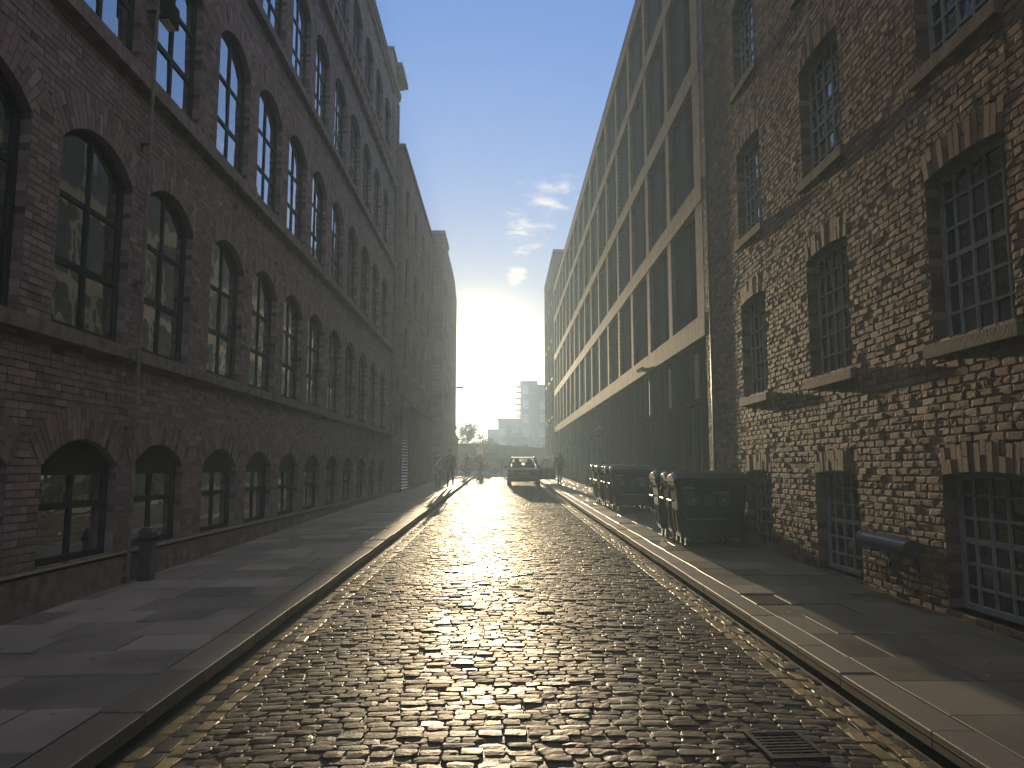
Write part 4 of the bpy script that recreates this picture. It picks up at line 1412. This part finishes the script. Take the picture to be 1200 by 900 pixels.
# ------------------------------------------------------------------ wheeled bins
def make_bin(lidmat):
    """four-wheeled refuse bin; local frame: length along x (0..1.18), depth along y (0..0.62), z up; faces -y"""
    t = bpy.data.objects.new('wheeled_bin', None); COL.objects.link(t)
    Lx, Dy = 1.18, 0.60
    b = MB()
    def ring(z, ins, e=0.05):
        x0, x1, y0, y1 = ins, Lx - ins, ins * 0.8, Dy - ins * 0.8
        return [(x0 + e, y0, z), (x1 - e, y0, z), (x1, y0 + e, z), (x1, y1 - e, z), (x1 - e, y1, z), (x0 + e, y1, z), (x0, y1 - e, z), (x0, y0 + e, z)]
    b.loft([ring(0.17, 0.11), ring(0.20, 0.09), ring(0.62, 0.045), ring(0.66, 0.036), ring(0.70, 0.035), ring(1.00, 0.015), ring(1.005, -0.02), ring(1.06, -0.02)])
    # upright ribs on the front and the ends
    for i in range(4):
        x = 0.20 + i * 0.245
        b.hexa([(x, 0.075, 0.22), (x + 0.03, 0.075, 0.22), (x + 0.03, 0.11, 0.22), (x, 0.11, 0.22), (x, 0.028, 0.62), (x + 0.03, 0.028, 0.62), (x + 0.03, 0.08, 0.62), (x, 0.08, 0.62)])
    for sx in (0, 1):
        for y in (0.16, 0.42):
            xa = (lambda z: (0.085 - (z - 0.22) * 0.115) - 0.016) if sx == 0 else (lambda z: Lx - (0.085 - (z - 0.22) * 0.115) + 0.016)
            q = 0.05 if sx == 0 else -0.05
            r0, r1 = xa(0.24), xa(0.60)
            p = [(r0, y, 0.24), (r0 + q, y, 0.24), (r0 + q, y + 0.035, 0.24), (r0, y + 0.035, 0.24), (r1, y, 0.6), (r1 + q, y, 0.6), (r1 + q, y + 0.035, 0.6), (r1, y + 0.035, 0.6)]
            b.hexa(p)
    b.build('body', M['bin'], t, bevel=0.006)
    # comb-lift pins and side handles
    for sx in (0, 1):
        q = MB()
        x = -0.055 if sx == 0 else Lx + 0.055
        q.tube([(0.03 if sx == 0 else Lx - 0.03, Dy / 2, 0.93), (x, Dy / 2, 0.93)], 0.024, 10)
        q.tube([(x, Dy / 2, 0.93), (x + (0.012 if sx else -0.012), Dy / 2, 0.93)], 0.032, 10)
        q.build('lifting_pin', M['rubber'], t)
        q = MB(); xx = -0.045 if sx == 0 else Lx + 0.045
        q.tube([(0.02 if sx == 0 else Lx - 0.02, 0.14, 0.76), (xx, 0.14, 0.76), (xx, Dy - 0.14, 0.76), (0.02 if sx == 0 else Lx - 0.02, Dy - 0.14, 0.76)], 0.013, 8)
        q.build('handle', M['bin'], t)
    # lid: shallow barrel with a lip
    l = MB(); rings = []
    for i in range(9):
        a = i / 8
        y = -0.035 + (Dy + 0.06) * a
        z = 1.065 + 0.15 * math.sin(math.pi * min(1, (a * 0.86 + 0.10))) ** 0.75
        rings.append([(-0.035, y, 1.063), (-0.035, y, z - 0.035), (0.02, y, z), (Lx / 2, y, z + 0.012), (Lx - 0.02, y, z), (Lx + 0.035, y, z - 0.035), (Lx + 0.035, y, 1.063)])
    l.loft(rings)
    l.box(0.30, 0.88, -0.06, -0.03, 1.07, 1.10)
    for x in (0.12, Lx - 0.2):
        l.box(x, x + 0.08, Dy + 0.0, Dy + 0.055, 1.05, 1.12)
    l.build('lid', lidmat, t, bevel=0.006)
    for (x, y) in ((0.2, 0.13), (Lx - 0.2, 0.13), (0.2, Dy - 0.13), (Lx - 0.2, Dy - 0.13)):
        q = MB()
        q.box(x - 0.035, x + 0.035, y - 0.035, y + 0.035, 0.13, 0.172)
        q.box(x - 0.035, x - 0.028, y - 0.02, y + 0.05, 0.05, 0.131); q.box(x + 0.028, x + 0.035, y - 0.02, y + 0.05, 0.05, 0.131)
        f = q.build('castor', M['steel'], t)
        q = MB(); q.tube([(x - 0.024, y + 0.025, 0.075), (x + 0.024, y + 0.025, 0.075)], 0.075, 16); q.build('wheel', M['rubber'], f)
    return t


def bin_print(t):
    """the faded notices and three pictograms on the dark front"""
    def fy(z): return (0.8 * (0.035 - (z - 0.70) * 0.0667) if z > 0.69 else 0.8 * (0.09 - (z - 0.20) * 0.107)) - 0.003
    q = MB()
    def plate(x0, x1, z0, z1, o=0.0):
        q.hexa([(x0, fy(z0) - o - 0.003, z0), (x1, fy(z0) - o - 0.003, z0), (x1, fy(z0) + 0.003, z0), (x0, fy(z0) + 0.003, z0), (x0, fy(z1) - o - 0.003, z1), (x1, fy(z1) - o - 0.003, z1), (x1, fy(z1) + 0.003, z1), (x0, fy(z1) + 0.003, z1)])
    plate(0.10, 0.30, 0.95, 0.985); plate(0.10, 0.28, 0.89, 0.905); plate(0.12, 0.27, 0.865, 0.878)
    plate(0.60, 0.86, 0.885, 0.91); plate(0.62, 0.84, 0.865, 0.878)
    for i, x in enumerate((0.20, 0.46, 0.70)):
        w = 0.17
        plate(x, x + w, 0.705, 0.717)
        if i == 1:     # a house outline
            plate(x, x + 0.015, 0.73, 0.80); plate(x + w - 0.015, x + w, 0.73, 0.80)
            for k in range(6):
                a, b_ = k / 6, (k + 1) / 6
                plate(x + a * w / 2, x + b_ * w / 2, 0.80 + a * 0.055 - 0.008, 0.80 + b_ * 0.055 + 0.008); plate(x + w - b_ * w / 2, x + w - a * w / 2, 0.80 + a * 0.055 - 0.008, 0.80 + b_ * 0.055 + 0.008)
            plate(x + 0.06, x + 0.11, 0.745, 0.80)
        else:          # a square with a bottle / a can
            plate(x, x + 0.01, 0.73, 0.85); plate(x + w - 0.01, x + w, 0.73, 0.85); plate(x + 0.01, x + w - 0.01, 0.73, 0.74); plate(x + 0.01, x + w - 0.01, 0.84, 0.85)
            if i == 0: plate(x + 0.06, x + 0.11, 0.752, 0.80); plate(x + 0.045, x + 0.125, 0.80, 0.815)
            else: plate(x + 0.04, x + 0.13, 0.752, 0.775); plate(x + 0.07, x + 0.10, 0.775, 0.82)
    plate(0.18, 0.86, 0.46, 0.475)
    q.build('notice', M['sticker'], t)


BINS = [  # x, y, lid, label
    (2.80, 12.45, 'bin_lid', 'black wheeled bin nearest the camera with faded pictograms on its wide dark front'),
    (2.82, 13.18, 'bin_lid', 'middle black bin of the near group of three against the warehouse wall'),
    (2.79, 13.93, 'bin_lid', 'farthest black bin of the near group of three, backing onto the gap'),
    (2.90, 20.35, 'bin_lid_blue', 'front bin of the far row, wide face showing and dark violet lid'),
    (2.86, 21.12, 'bin_lid', 'second bin of the far row, right behind the violet lidded bin'),
    (2.90, 21.86, 'bin_lid', 'third bin from the front in the far row of six'),
    (2.84, 22.62, 'bin_lid', 'fourth bin from the front in the far row of six'),
    (2.88, 23.36, 'bin_lid', 'last but one bin of the far row beside the office block'),
    (2.85, 24.10, 'bin_lid', 'last bin of the far row, nearest to the parked car'),
]


def bins():
    proto = None
    rs = random.Random(4)
    for i, (x, y, lid, lab) in enumerate(BINS):
        if proto is None:
            o = proto = make_bin(M['bin_lid'])
        else:
            o = copy_tree(proto)
            if lid != 'bin_lid':
                for ch in o.children:
                    if ch.name.startswith('lid'):
                        ch.data = ch.data.copy(); ch.data.materials[0] = M[lid]
        o.location = (x, y, G(y) + KT + 0.002)
        o.rotation_euler = (SL, 0, rs.uniform(-0.03, 0.03) - (0.02 if i else 0))
        tag(o, lab, 'wheeled bin', 'wheeled bins on the right pavement')
    o = bpy.data.objects['wheeled_bin']
    bin_print(o)
    for ob in list(bpy.data.objects):
        if ob.name == 'wheeled_bin.003': bin_print(ob)


bins()


# ------------------------------------------------------------------ cars
def car(label, x, y, rz, paint, door_open=False):
    """hatchback, local frame: +y is forward, origin at the ground under the middle of the rear bumper"""
    t = thing('parked_car', label, 'car', (x, y, G(y) + 0.01), rz)
    t.rotation_euler = (SL if abs(rz) < 0.5 else 0, 0, rz)
    Lc, hw = 4.0, 0.87
    b = MB()
    def sec(y, z0, z1, w0, w1, z2=None):
        zm = z0 + (z1 - z0) * 0.55
        return [(-w0 * 0.9, y, z0), (w0 * 0.9, y, z0), (w0, y, z0 + 0.08), (w1, y, zm), (w1 * 0.97, y, z1 - 0.06), (w1 * 0.90, y, z1), (-w1 * 0.90, y, z1), (-w1 * 0.97, y, z1 - 0.06), (-w1, y, zm), (-w0, y, z0 + 0.08)]
    b.loft([sec(0.0, 0.36, 0.86, 0.74, 0.78), sec(0.06, 0.26, 0.95, 0.80, 0.84), sec(0.35, 0.22, 0.97, 0.84, hw), sec(1.2, 0.20, 0.95, 0.85, hw), sec(2.4, 0.20, 0.93, 0.85, hw), sec(3.1, 0.21, 0.90, 0.84, 0.86), sec(3.75, 0.24, 0.76, 0.80, 0.82), sec(3.98, 0.30, 0.66, 0.70, 0.72)])
    b.build('body', paint, t, smooth=False, bevel=0.02)
    # roof and pillars
    r = MB()
    zr = 1.50
    r.loft([[(-0.56, 0.42, zr - 0.05), (0.56, 0.42, zr - 0.05), (0.56, 0.42, zr - 0.01), (-0.56, 0.42, zr - 0.01)], [(-0.60, 0.9, zr - 0.01), (0.60, 0.9, zr - 0.01), (0.60, 0.9, zr + 0.03), (-0.60, 0.9, zr + 0.03)], [(-0.60, 1.7, zr - 0.02), (0.60, 1.7, zr - 0.02), (0.60, 1.7, zr + 0.025), (-0.60, 1.7, zr + 0.025)], [(-0.57, 2.1, zr - 0.07), (0.57, 2.1, zr - 0.07), (0.57, 2.1, zr - 0.03), (-0.57, 2.1, zr - 0.03)]])
    for sx in (-1, 1):
        r.tube([(sx * 0.60, 0.44, zr - 0.04), (sx * 0.78, 0.12, 0.94)], 0.045, 6)
        r.tube([(sx * 0.61, 1.25, zr - 0.01), (sx * 0.80, 1.28, 0.94)], 0.035, 6)
        r.tube([(sx * 0.57, 2.08, zr - 0.05), (sx * 0.79, 2.85, 0.91)], 0.035, 6)
        r.tube([(sx * 0.585, 0.46, zr - 0.02), (sx * 0.61, 1.3, zr + 0.015), (sx * 0.575, 2.1, zr - 0.04)], 0.035, 6)
    r.build('roof', paint, t)
    for sx in (-1, 1):
        q = MB(); q.tube([(sx * 0.56, 0.6, zr + 0.05), (sx * 0.57, 1.9, zr + 0.05)], 0.022, 6); q.build('roof_rail', M['chrome'], t)
    def glass(name, pts):
        g = MB(); g.face(pts); g.build(name, M['clear'], t)
    glass('rear_window', [(-0.75, 0.13, 0.96), (0.75, 0.13, 0.96), (0.57, 0.42, zr - 0.05), (-0.57, 0.42, zr - 0.05)])
    glass('windscreen', [(-0.77, 2.85, 0.92), (-0.56, 2.1, zr - 0.06), (0.56, 2.1, zr - 0.06), (0.77, 2.85, 0.92)])
    for sx in (-1, 1):
        glass('side_window', [(sx * 0.79, 0.2, 0.95), (sx * 0.61, 0.5, zr - 0.04), (sx * 0.62, 1.25, zr - 0.01), (sx * 0.80, 1.28, 0.95)])
        if not (door_open and sx > 0):
            glass('side_window', [(sx * 0.80, 1.33, 0.95), (sx * 0.62, 1.3, zr - 0.01), (sx * 0.585, 2.05, zr - 0.05), (sx * 0.79, 2.75, 0.93)])
    s = MB()
    for x0 in (-0.62, 0.08):
        s.box(x0, x0 + 0.52, 1.35, 1.5, 0.7, 1.18); s.box(x0 + 0.14, x0 + 0.38, 1.37, 1.46, 1.18, 1.36)
    s.box(-0.6, 0.6, 0.55, 0.68, 0.7, 1.08)
    s.build('seat', M['cloth_dark'], t)
    for sx in (-1, 1):
        q = MB(); q.box(*sorted((sx * 0.60, sx * 0.83)), -0.012, 0.10, 0.66, 0.86); q.build('tail_light', M['tail'], t, bevel=0.012)
        q = MB(); q.box(*sorted((sx * 0.46, sx * 0.70)), 3.9, 4.0, 0.52, 0.64); q.build('headlight', M['chrome'], t, bevel=0.01)
        q = MB(); q.box(*sorted((sx * 0.86, sx * 1.02)), 2.45, 2.56, 0.93, 1.06); q.build('wing_mirror', paint, t, bevel=0.02)
        for yy in (0.72, 3.2):
            q = MB(); q.tube([(sx * 0.66, yy, 0.31), (sx * 0.87, yy, 0.31)], 0.31, 20); w = q.build('wheel', M['rubber'], t)
            q = MB(); q.tube([(sx * 0.86, yy, 0.31), (sx * 0.878, yy, 0.31)], 0.19, 14); q.build('rim', M['steel'], w)
    q = MB(); q.box(-0.80, 0.80, -0.05, 0.10, 0.30, 0.50); q.build('bumper', paint, t, bevel=0.02)
    q = MB(); q.box(-0.26, 0.26, -0.022, 0.02, 0.60, 0.71); q.build('number_plate', M['plate'], t)
    if door_open:
        d = MB()
        a = rad(62)
        ca, sa = math.cos(a), math.sin(a)
        def dp(u, z, k=0.0): return (0.86 + u * sa + k * ca, 2.5 - u * ca + k * sa, z)
        d.hexa([dp(0, 0.28), dp(1.05, 0.28), dp(1.05, 0.28, 0.09), dp(0, 0.28, 0.09), dp(0, 0.93), dp(1.05, 0.95), dp(1.05, 0.95, 0.09), dp(0, 0.93, 0.09)])
        d.tube([dp(0.02, 0.93, 0.04), dp(0.40, zr - 0.09, 0.04), dp(0.98, zr - 0.05, 0.04), dp(1.03, 0.95, 0.04)], 0.028, 6)
        dd = d.build('door', paint, t)
        g = MB(); g.face([dp(0.05, 0.95, 0.04), dp(0.41, zr - 0.1, 0.04), dp(0.97, zr - 0.06, 0.04), dp(1.01, 0.95, 0.04)]); g.build('door_window', M['clear'], dd)
    return t


car('dark blue hatchback stopped on the cobbles with its right door open', 1.17, 40.6, 0.0, M['car'], True)
car('small dark red car standing across the end of the street on the left', -3.9, 70.5, rad(-82), M['car_red'])
car('black car parked under the brown fascia of the gate building', 1.0, 80.5, rad(-86), M['car_black'])
car('black car behind the open hatchback at the far right junction', 5.6, 79.0, rad(-88), M['car_black'])


# ------------------------------------------------------------------ people
def person(label, x, y, z, face, H=1.74, pose='walk', coat='cloth_dark', legs='denim', hair='hair', build=1.0, bag=None, phase=1):
    """one continuous skinned body; local +y is where the person looks"""
    t = thing('person', label, 'person', (x, y, z), face)
    k = H / 1.74
    st = 0.26 if pose == 'walk' else 0.05
    p = phase
    J = {
        'pelvis': (0, 0, 0.93), 'waist': (0, 0.01, 1.08), 'chest': (0, 0.015, 1.27), 'neck': (0, 0.01, 1.46), 'head0': (0, 0.03, 1.55), 'head1': (0, 0.04, 1.64), 'head2': (0, 0.03, 1.70),
    }
    Rr = {'pelvis': (0.155, 0.12), 'waist': (0.15, 0.11), 'chest': (0.175, 0.12), 'neck': (0.06, 0.06), 'head0': (0.068, 0.085), 'head1': (0.078, 0.098), 'head2': (0.05, 0.065)}
    E = [('pelvis', 'waist'), ('waist', 'chest'), ('chest', 'neck'), ('neck', 'head0'), ('head0', 'head1'), ('head1', 'head2')]
    for s, sd in ((-1, 'l'), (1, 'r')):
        f = st * s * p
        J['hip' + sd] = (s * 0.09, f * 0.08, 0.86); Rr['hip' + sd] = (0.092, 0.095)
        kb = 0.05 if f > 0 else 0.02
        J['knee' + sd] = (s * 0.095, f * 0.55 + kb, 0.49); Rr['knee' + sd] = (0.062, 0.066)
        lift = 0.05 if (pose == 'walk' and f < 0) else 0.0
        J['ankle' + sd] = (s * 0.09, f * 1.05 - (0.05 if f < 0 else 0), 0.095 + lift); Rr['ankle' + sd] = (0.042, 0.048)
        J['toe' + sd] = (s * 0.105, f * 1.05 + 0.13 - (0.05 if f < 0 else 0), 0.045 + lift * 0.2); Rr['toe' + sd] = (0.042, 0.035)
        E += [('pelvis', 'hip' + sd), ('hip' + sd, 'knee' + sd), ('knee' + sd, 'ankle' + sd), ('ankle' + sd, 'toe' + sd)]
        a = -f * 0.7
        J['sh' + sd] = (s * 0.185, 0.01, 1.38); Rr['sh' + sd] = (0.07, 0.07)
        if pose == 'hold' and sd == 'r':
            J['el' + sd] = (s * 0.235, -0.02, 1.10); J['wr' + sd] = (s * 0.17, 0.21, 1.16); J['palm' + sd] = (s * 0.13, 0.28, 1.19)
        else:
            J['el' + sd] = (s * 0.235, a * 0.35 - 0.03, 1.10); J['wr' + sd] = (s * 0.245, a * 0.9 + 0.04, 0.86); J['palm' + sd] = (s * 0.24, a * 1.05 + 0.06, 0.79)
        Rr['el' + sd] = (0.048, 0.05); Rr['wr' + sd] = (0.031, 0.034); Rr['palm' + sd] = (0.022, 0.04)
        E += [('chest', 'sh' + sd), ('sh' + sd, 'el' + sd), ('el' + sd, 'wr' + sd), ('wr' + sd, 'palm' + sd)]
        w = Vector(J['palm' + sd]); d = (w - Vector(J['wr' + sd])).normalized()
        for i in range(5):
            off = Vector((0, (i - 1.5) * 0.019, 0)) if i < 4 else Vector((-s * 0.01, 0.045, 0.02))
            ln = (0.07, 0.08, 0.075, 0.06, 0.05)[i]
            J[f'f{i}{sd}'] = tuple(w + off + d * ln * 0.55); J[f'g{i}{sd}'] = tuple(w + off + d * ln + Vector((-s * 0.015, 0.008, 0)))
            Rr[f'f{i}{sd}'] = (0.009, 0.009); Rr[f'g{i}{sd}'] = (0.007, 0.007)
            E += [('palm' + sd, f'f{i}{sd}'), (f'f{i}{sd}', f'g{i}{sd}')]
    names = list(J)
    me = bpy.data.meshes.new('person_body')
    me.from_pydata([tuple(c * k for c in J[n]) for n in names], [(names.index(a), names.index(b)) for a, b in E], [])
    tmp = bpy.data.objects.new('tmp_body', me); COL.objects.link(tmp)
    md = tmp.modifiers.new('skin', 'SKIN'); md.use_smooth_shade = True
    for i, n in enumerate(names):
        v = me.skin_vertices[0].data[i]
        r = Rr[n]; g = build if n[:2] in ('pe', 'wa', 'ch', 'sh', 'hi') else 1
        v.radius = (r[0] * k * g, r[1] * k * g); v.use_root = (n == 'pelvis')
    sb = tmp.modifiers.new('sub', 'SUBSURF'); sb.levels = 2; sb.render_levels = 2
    bpy.context.view_layer.update()
    dg = bpy.context.evaluated_depsgraph_get()
    nm = bpy.data.meshes.new_from_object(tmp.evaluated_get(dg))
    bpy.data.objects.remove(tmp)
    for m in (M[coat], M[legs], M['skin'], M['shoe']): nm.materials.append(m)
    for pl in nm.polygons:
        c = pl.center / k
        best = min(names, key=lambda n: (Vector(J[n]) - c).length)
        if best.startswith(('palm', 'f', 'g')) or best.startswith('head') or (best == 'neck' and c.z > 1.48): i = 2
        elif best.startswith('toe') or c.z < 0.09: i = 3
        elif best.startswith(('knee', 'ankle')) or (c.z < 0.80 and abs(c.x) < 0.2): i = 1
        else: i = 0
        pl.material_index = i; pl.use_smooth = True
    # nose, brow and ears pulled out of the head itself
    for v in nm.vertices:
        c = v.co / k
        if c.z > 1.5 and c.y > 0.085 and abs(c.x) < 0.022:
            if 1.575 < c.z < 1.625: v.co.y += 0.014 * k
        if 1.58 < c.z < 1.63 and abs(c.x) > 0.068: v.co.x += math.copysign(0.008, c.x) * k
    link_mesh('body', nm, t)
    h = MB()
    rings = []
    for i in range(6):
        a = i / 5 * 1.75
        rr = 0.099 * math.sin(max(a, 0.12)); z = 1.645 + 0.098 * math.cos(a)
        rings.append([(rr * math.cos(q * math.pi / 6) * 0.88 * k, (0.022 + rr * math.sin(q * math.pi / 6) * (1.08 if math.sin(q * math.pi / 6) < 0 else (0.92 if a < 0.9 else 0.45))) * k, z * k) for q in range(12)])
    h.loft(rings)
    h.build('hair', M[hair], t, smooth=True)
    e = MB()
    for sx in (-1, 1): e.ball((sx * 0.03 * k, 0.125 * k, 1.632 * k), 0.009 * k, 6, 4)
    e.build('eye', M['shoe'], t)
    if bag == 'strap':
        q = MB(); pts = []
        for i in range(9):
            a = math.pi * i / 8
            pts.append(((0.16 * math.cos(a)) * k, (0.02 - 0.155 * math.sin(a)) * k, (1.43 - 0.40 * (1 - math.cos(a)) / 2 - 0.02 * math.sin(a)) * k))
        q.tube(pts, 0.022, 6); q.build('bag_strap', M['strap'], t)
        q = MB(); q.box(-0.30 * k, -0.20 * k, -0.16 * k, 0.14 * k, 0.76 * k, 1.02 * k); q.build('bag', M['cloth_grey'], t, bevel=0.03)
    return t


pz = lambda y: G(y) + KT
person('person in dark coat mid stride on the sunlit edge of the left pavement', -2.40, 36.2, pz(36.2), rad(178), 1.78, 'walk', 'cloth_dark', 'denim')
person('person with a pale shoulder strap walking in the shade by the left wall', -3.10, 37.6, pz(37.6) - 0.015, rad(4), 1.74, 'walk', 'cloth_grey', 'denim', bag='strap', phase=-1)
person('person in pale hood or fair hair walking on the right pavement past the parked car', 2.95, 39.4, pz(39.4), rad(183), 1.70, 'walk', 'cloth_dark', 'denim', 'hair_fair')
person('small distant figure in dark clothes standing at the left kerb end', -2.55, 57.0, pz(57.0), rad(170), 1.7, 'hold', 'cloth_dark', 'cloth_dark', 'hair_fair')
person('distant person in a red jacket crossing at the end of the cobbles', -1.62, 58.5, G(58.5) + 0.01, rad(200), 1.72, 'walk', 'cloth_red', 'denim', 'hair_fair')
person('distant person in grey behind the one in red, farther down the street', -1.35, 68.0, G(68) + 0.006, rad(20), 1.75, 'walk', 'cloth_grey', 'denim')


# ------------------------------------------------------------------ street furniture and small things
def bollard(label, x, y, h, w, m, base):
    t = thing('bollard', label, 'bollard', (x, y, base))
    q = MB(); a = w / 2
    q.loft([[(-a, -a, -0.03), (a, -a, -0.03), (a, a, -0.03), (-a, a, -0.03)], [(-a, -a, h - 0.05), (a, -a, h - 0.05), (a, a, h - 0.05), (-a, a, h - 0.05)], [(-a * 0.8, -a * 0.8, h), (a * 0.8, -a * 0.8, h), (a * 0.8, a * 0.8, h), (-a * 0.8, a * 0.8, h)]])
    q.build('post', m, t, bevel=0.008)
    q = MB(); q.box(-a - 0.012, a + 0.012, -a - 0.012, a + 0.012, h - 0.16, h - 0.12); q.build('collar', M['metal_dark'], t)
    return t


bollard('squat square grey post by the left mill wall below the drainpipe', -4.38, 9.72, 0.62, 0.16, M['pipe'], G(9.72) + KT - 0.02)
bollard('thin dark post on the road centre at the far end of the cobbles', 0.02, 62.0, 1.15, 0.15, M['iron'], G(62))
bollard('thin dark post with pale collar on the far left of the junction', -2.55, 63.0, 1.05, 0.13, M['iron'], G(63) + 0.1)


def wall_lamp(label, x, y, z, s, size, m='metal_dark'):
    t = thing('wall_lamp', label, 'wall lamp', (x, y, z))
    a, b_, c_ = size
    q = MB(); q.box(*sorted((-s * 0.02, s * a * 0.35)), -0.05, 0.05, -0.05, 0.05); q.build('bracket', M['metal_dark'], t)
    q = MB(); q.box(*sorted((s * a * 0.3, s * a)), -b_ / 2, b_ / 2, -c_ / 2, c_ / 2); q.build('housing', M[m], t, bevel=0.012)
    q = MB(); q.box(*sorted((s * a * 0.36, s * a * 0.94)), -b_ / 2 + 0.03, b_ / 2 - 0.03, -c_ / 2 - 0.012, -c_ / 2 + 0.01); q.build('lens', M['white'], t)
    return t


wall_lamp('boxy dark floodlight fixed high between the nearest upper mill windows', LC, 9.72, 7.62, 1, (0.22, 0.34, 0.30))
wall_lamp('slim bar lamp fixed flat under the first band of the office block', 4.19, 22.7, 4.50, -1, (0.10, 0.9, 0.07))
wall_lamp('narrow lit edged bar lamp above the fluted panels farther along the office block', 4.2, 33.0, 3.3, -1, (0.14, 2.3, 0.07))
wall_lamp('small lamp jutting out high on the far left building corner', -3.65, 60.4, 7.9, 1, (0.62, 0.28, 0.12))
wall_lamp('pale lamp on the far right corner block wall', 4.2, 68.0, 5.2, -1, (0.3, 0.25, 0.4), 'white')


def wall_tube():
    t = thing('leaning_rail', 'short shiny steel tube on brackets low on the right warehouse wall between two windows', 'rail', (RC, 0, 0))
    q = MB(); q.tube([(-0.17, 7.66, 0.80), (-0.17, 8.62, 0.82)], 0.085, 18)
    q.tube([(-0.17, 7.62, 0.80), (-0.17, 7.67, 0.80)], 0.092, 18); q.tube([(-0.17, 8.60, 0.82), (-0.17, 8.65, 0.82)], 0.092, 18)
    q.build('tube', M['pipe'], t, smooth=False)
    for y in (7.85, 8.42):
        q = MB(); q.box(-0.18, 0.03, y, y + 0.05, 0.70, 0.735); q.box(-0.012, 0.03, y - 0.02, y + 0.07, 0.55, 0.85); q.build('bracket', M['iron'], t)


wall_tube()


def grate():
    t = thing('drain_grate', 'black iron drain grate set among the cobbles near the right kerb', 'drain grate', (1.57, 4.42, G(4.42) - 0.006), 0.06)
    t.rotation_euler = (SL, 0, 0.06)
    q = MB()
    q.box(-0.16, 0.16, -0.20, -0.17, -0.03, 0.022); q.box(-0.16, 0.16, 0.17, 0.20, -0.03, 0.022); q.box(-0.16, -0.13, -0.17, 0.17, -0.03, 0.022); q.box(0.13, 0.16, -0.17, 0.17, -0.03, 0.022)
    q.build('frame', M['iron'], t)
    q = MB()
    for i in range(8): q.box(-0.128, 0.128, -0.158 + i * 0.043, -0.158 + i * 0.043 + 0.018, -0.03, 0.019)
    for i in range(4): q.box(-0.11 + i * 0.07, -0.095 + i * 0.07, -0.168, 0.168, -0.03, 0.014)
    q.build('grid', M['iron'], t)
    q = MB(); q.box(-0.13, 0.13, -0.17, 0.17, -0.05, -0.031); q.build('sump', M['rubber'], t)


grate()


def parking_sign():
    t = thing('street_sign', 'pale yellow square sign board on a post at the end of the street', 'sign', (-2.05, 72.0, G(72)))
    q = MB(); q.tube([(0, 0, 0), (0, 0, 2.75)], 0.035, 8); q.build('post', M['pipe'], t)
    q = MB(); q.box(-0.30, 0.30, -0.06, -0.03, 1.65, 2.35); q.build('board', M['sign'], t)


parking_sign()


def litter():
    rs = np.random.RandomState(8)
    b = MB()
    for _ in range(180):
        if rs.rand() < 0.7: x = 2.6 + abs(rs.normal(0, 0.5)); y = rs.uniform(3.5, 26)
        else: x = -2.4 - abs(rs.normal(0, 0.7)); y = rs.uniform(4, 40)
        if x > 4.1 or x < -4.4: continue
        z = G(y) + KT + (0.006 if x > 0 else 0.012)
        a = rs.uniform(0, 6.28); r = rs.uniform(0.008, 0.024)
        c, s_ = math.cos(a) * r, math.sin(a) * r
        b.rnd = rs.rand()
        b.quad((x + c, y + s_, z + rs.uniform(0, 0.012)), (x - s_ * 0.6, y + c * 0.6, z + 0.004), (x - c, y - s_, z + rs.uniform(0, 0.012)), (x + s_ * 0.6, y - c * 0.6, z + 0.003))
    o = b.build('fallen_leaves', M['dead_leaf'])
    tag(o, 'scattered small fallen leaves and grit on both pavements', 'leaves', kind='stuff')


litter()


# ------------------------------------------------------------------ air
def haze():
    m = bpy.data.materials.new('haze_air')
    m.use_nodes = True
    nt = m.node_tree; nt.nodes.clear()
    o = nt.nodes.new('ShaderNodeOutputMaterial')
    v = nt.nodes.new('ShaderNodeVolumePrincipled')
    v.inputs['Color'].default_value = (0.56, 0.77, 0.98, 1)
    v.inputs['Density'].default_value = HAZE_DENSITY
    v.inputs['Anisotropy'].default_value = HAZE_ANISO
    nt.links.new(v.outputs[0], o.inputs['Volume'])
    b = MB(); b.box(-265, 265, -64, 324, -2.2, 26.5)
    h = b.build('haze', m)
    h['kind'] = 'stuff'
    tag(h, 'pale sunlit haze filling the whole street', 'haze', kind='stuff')


haze()
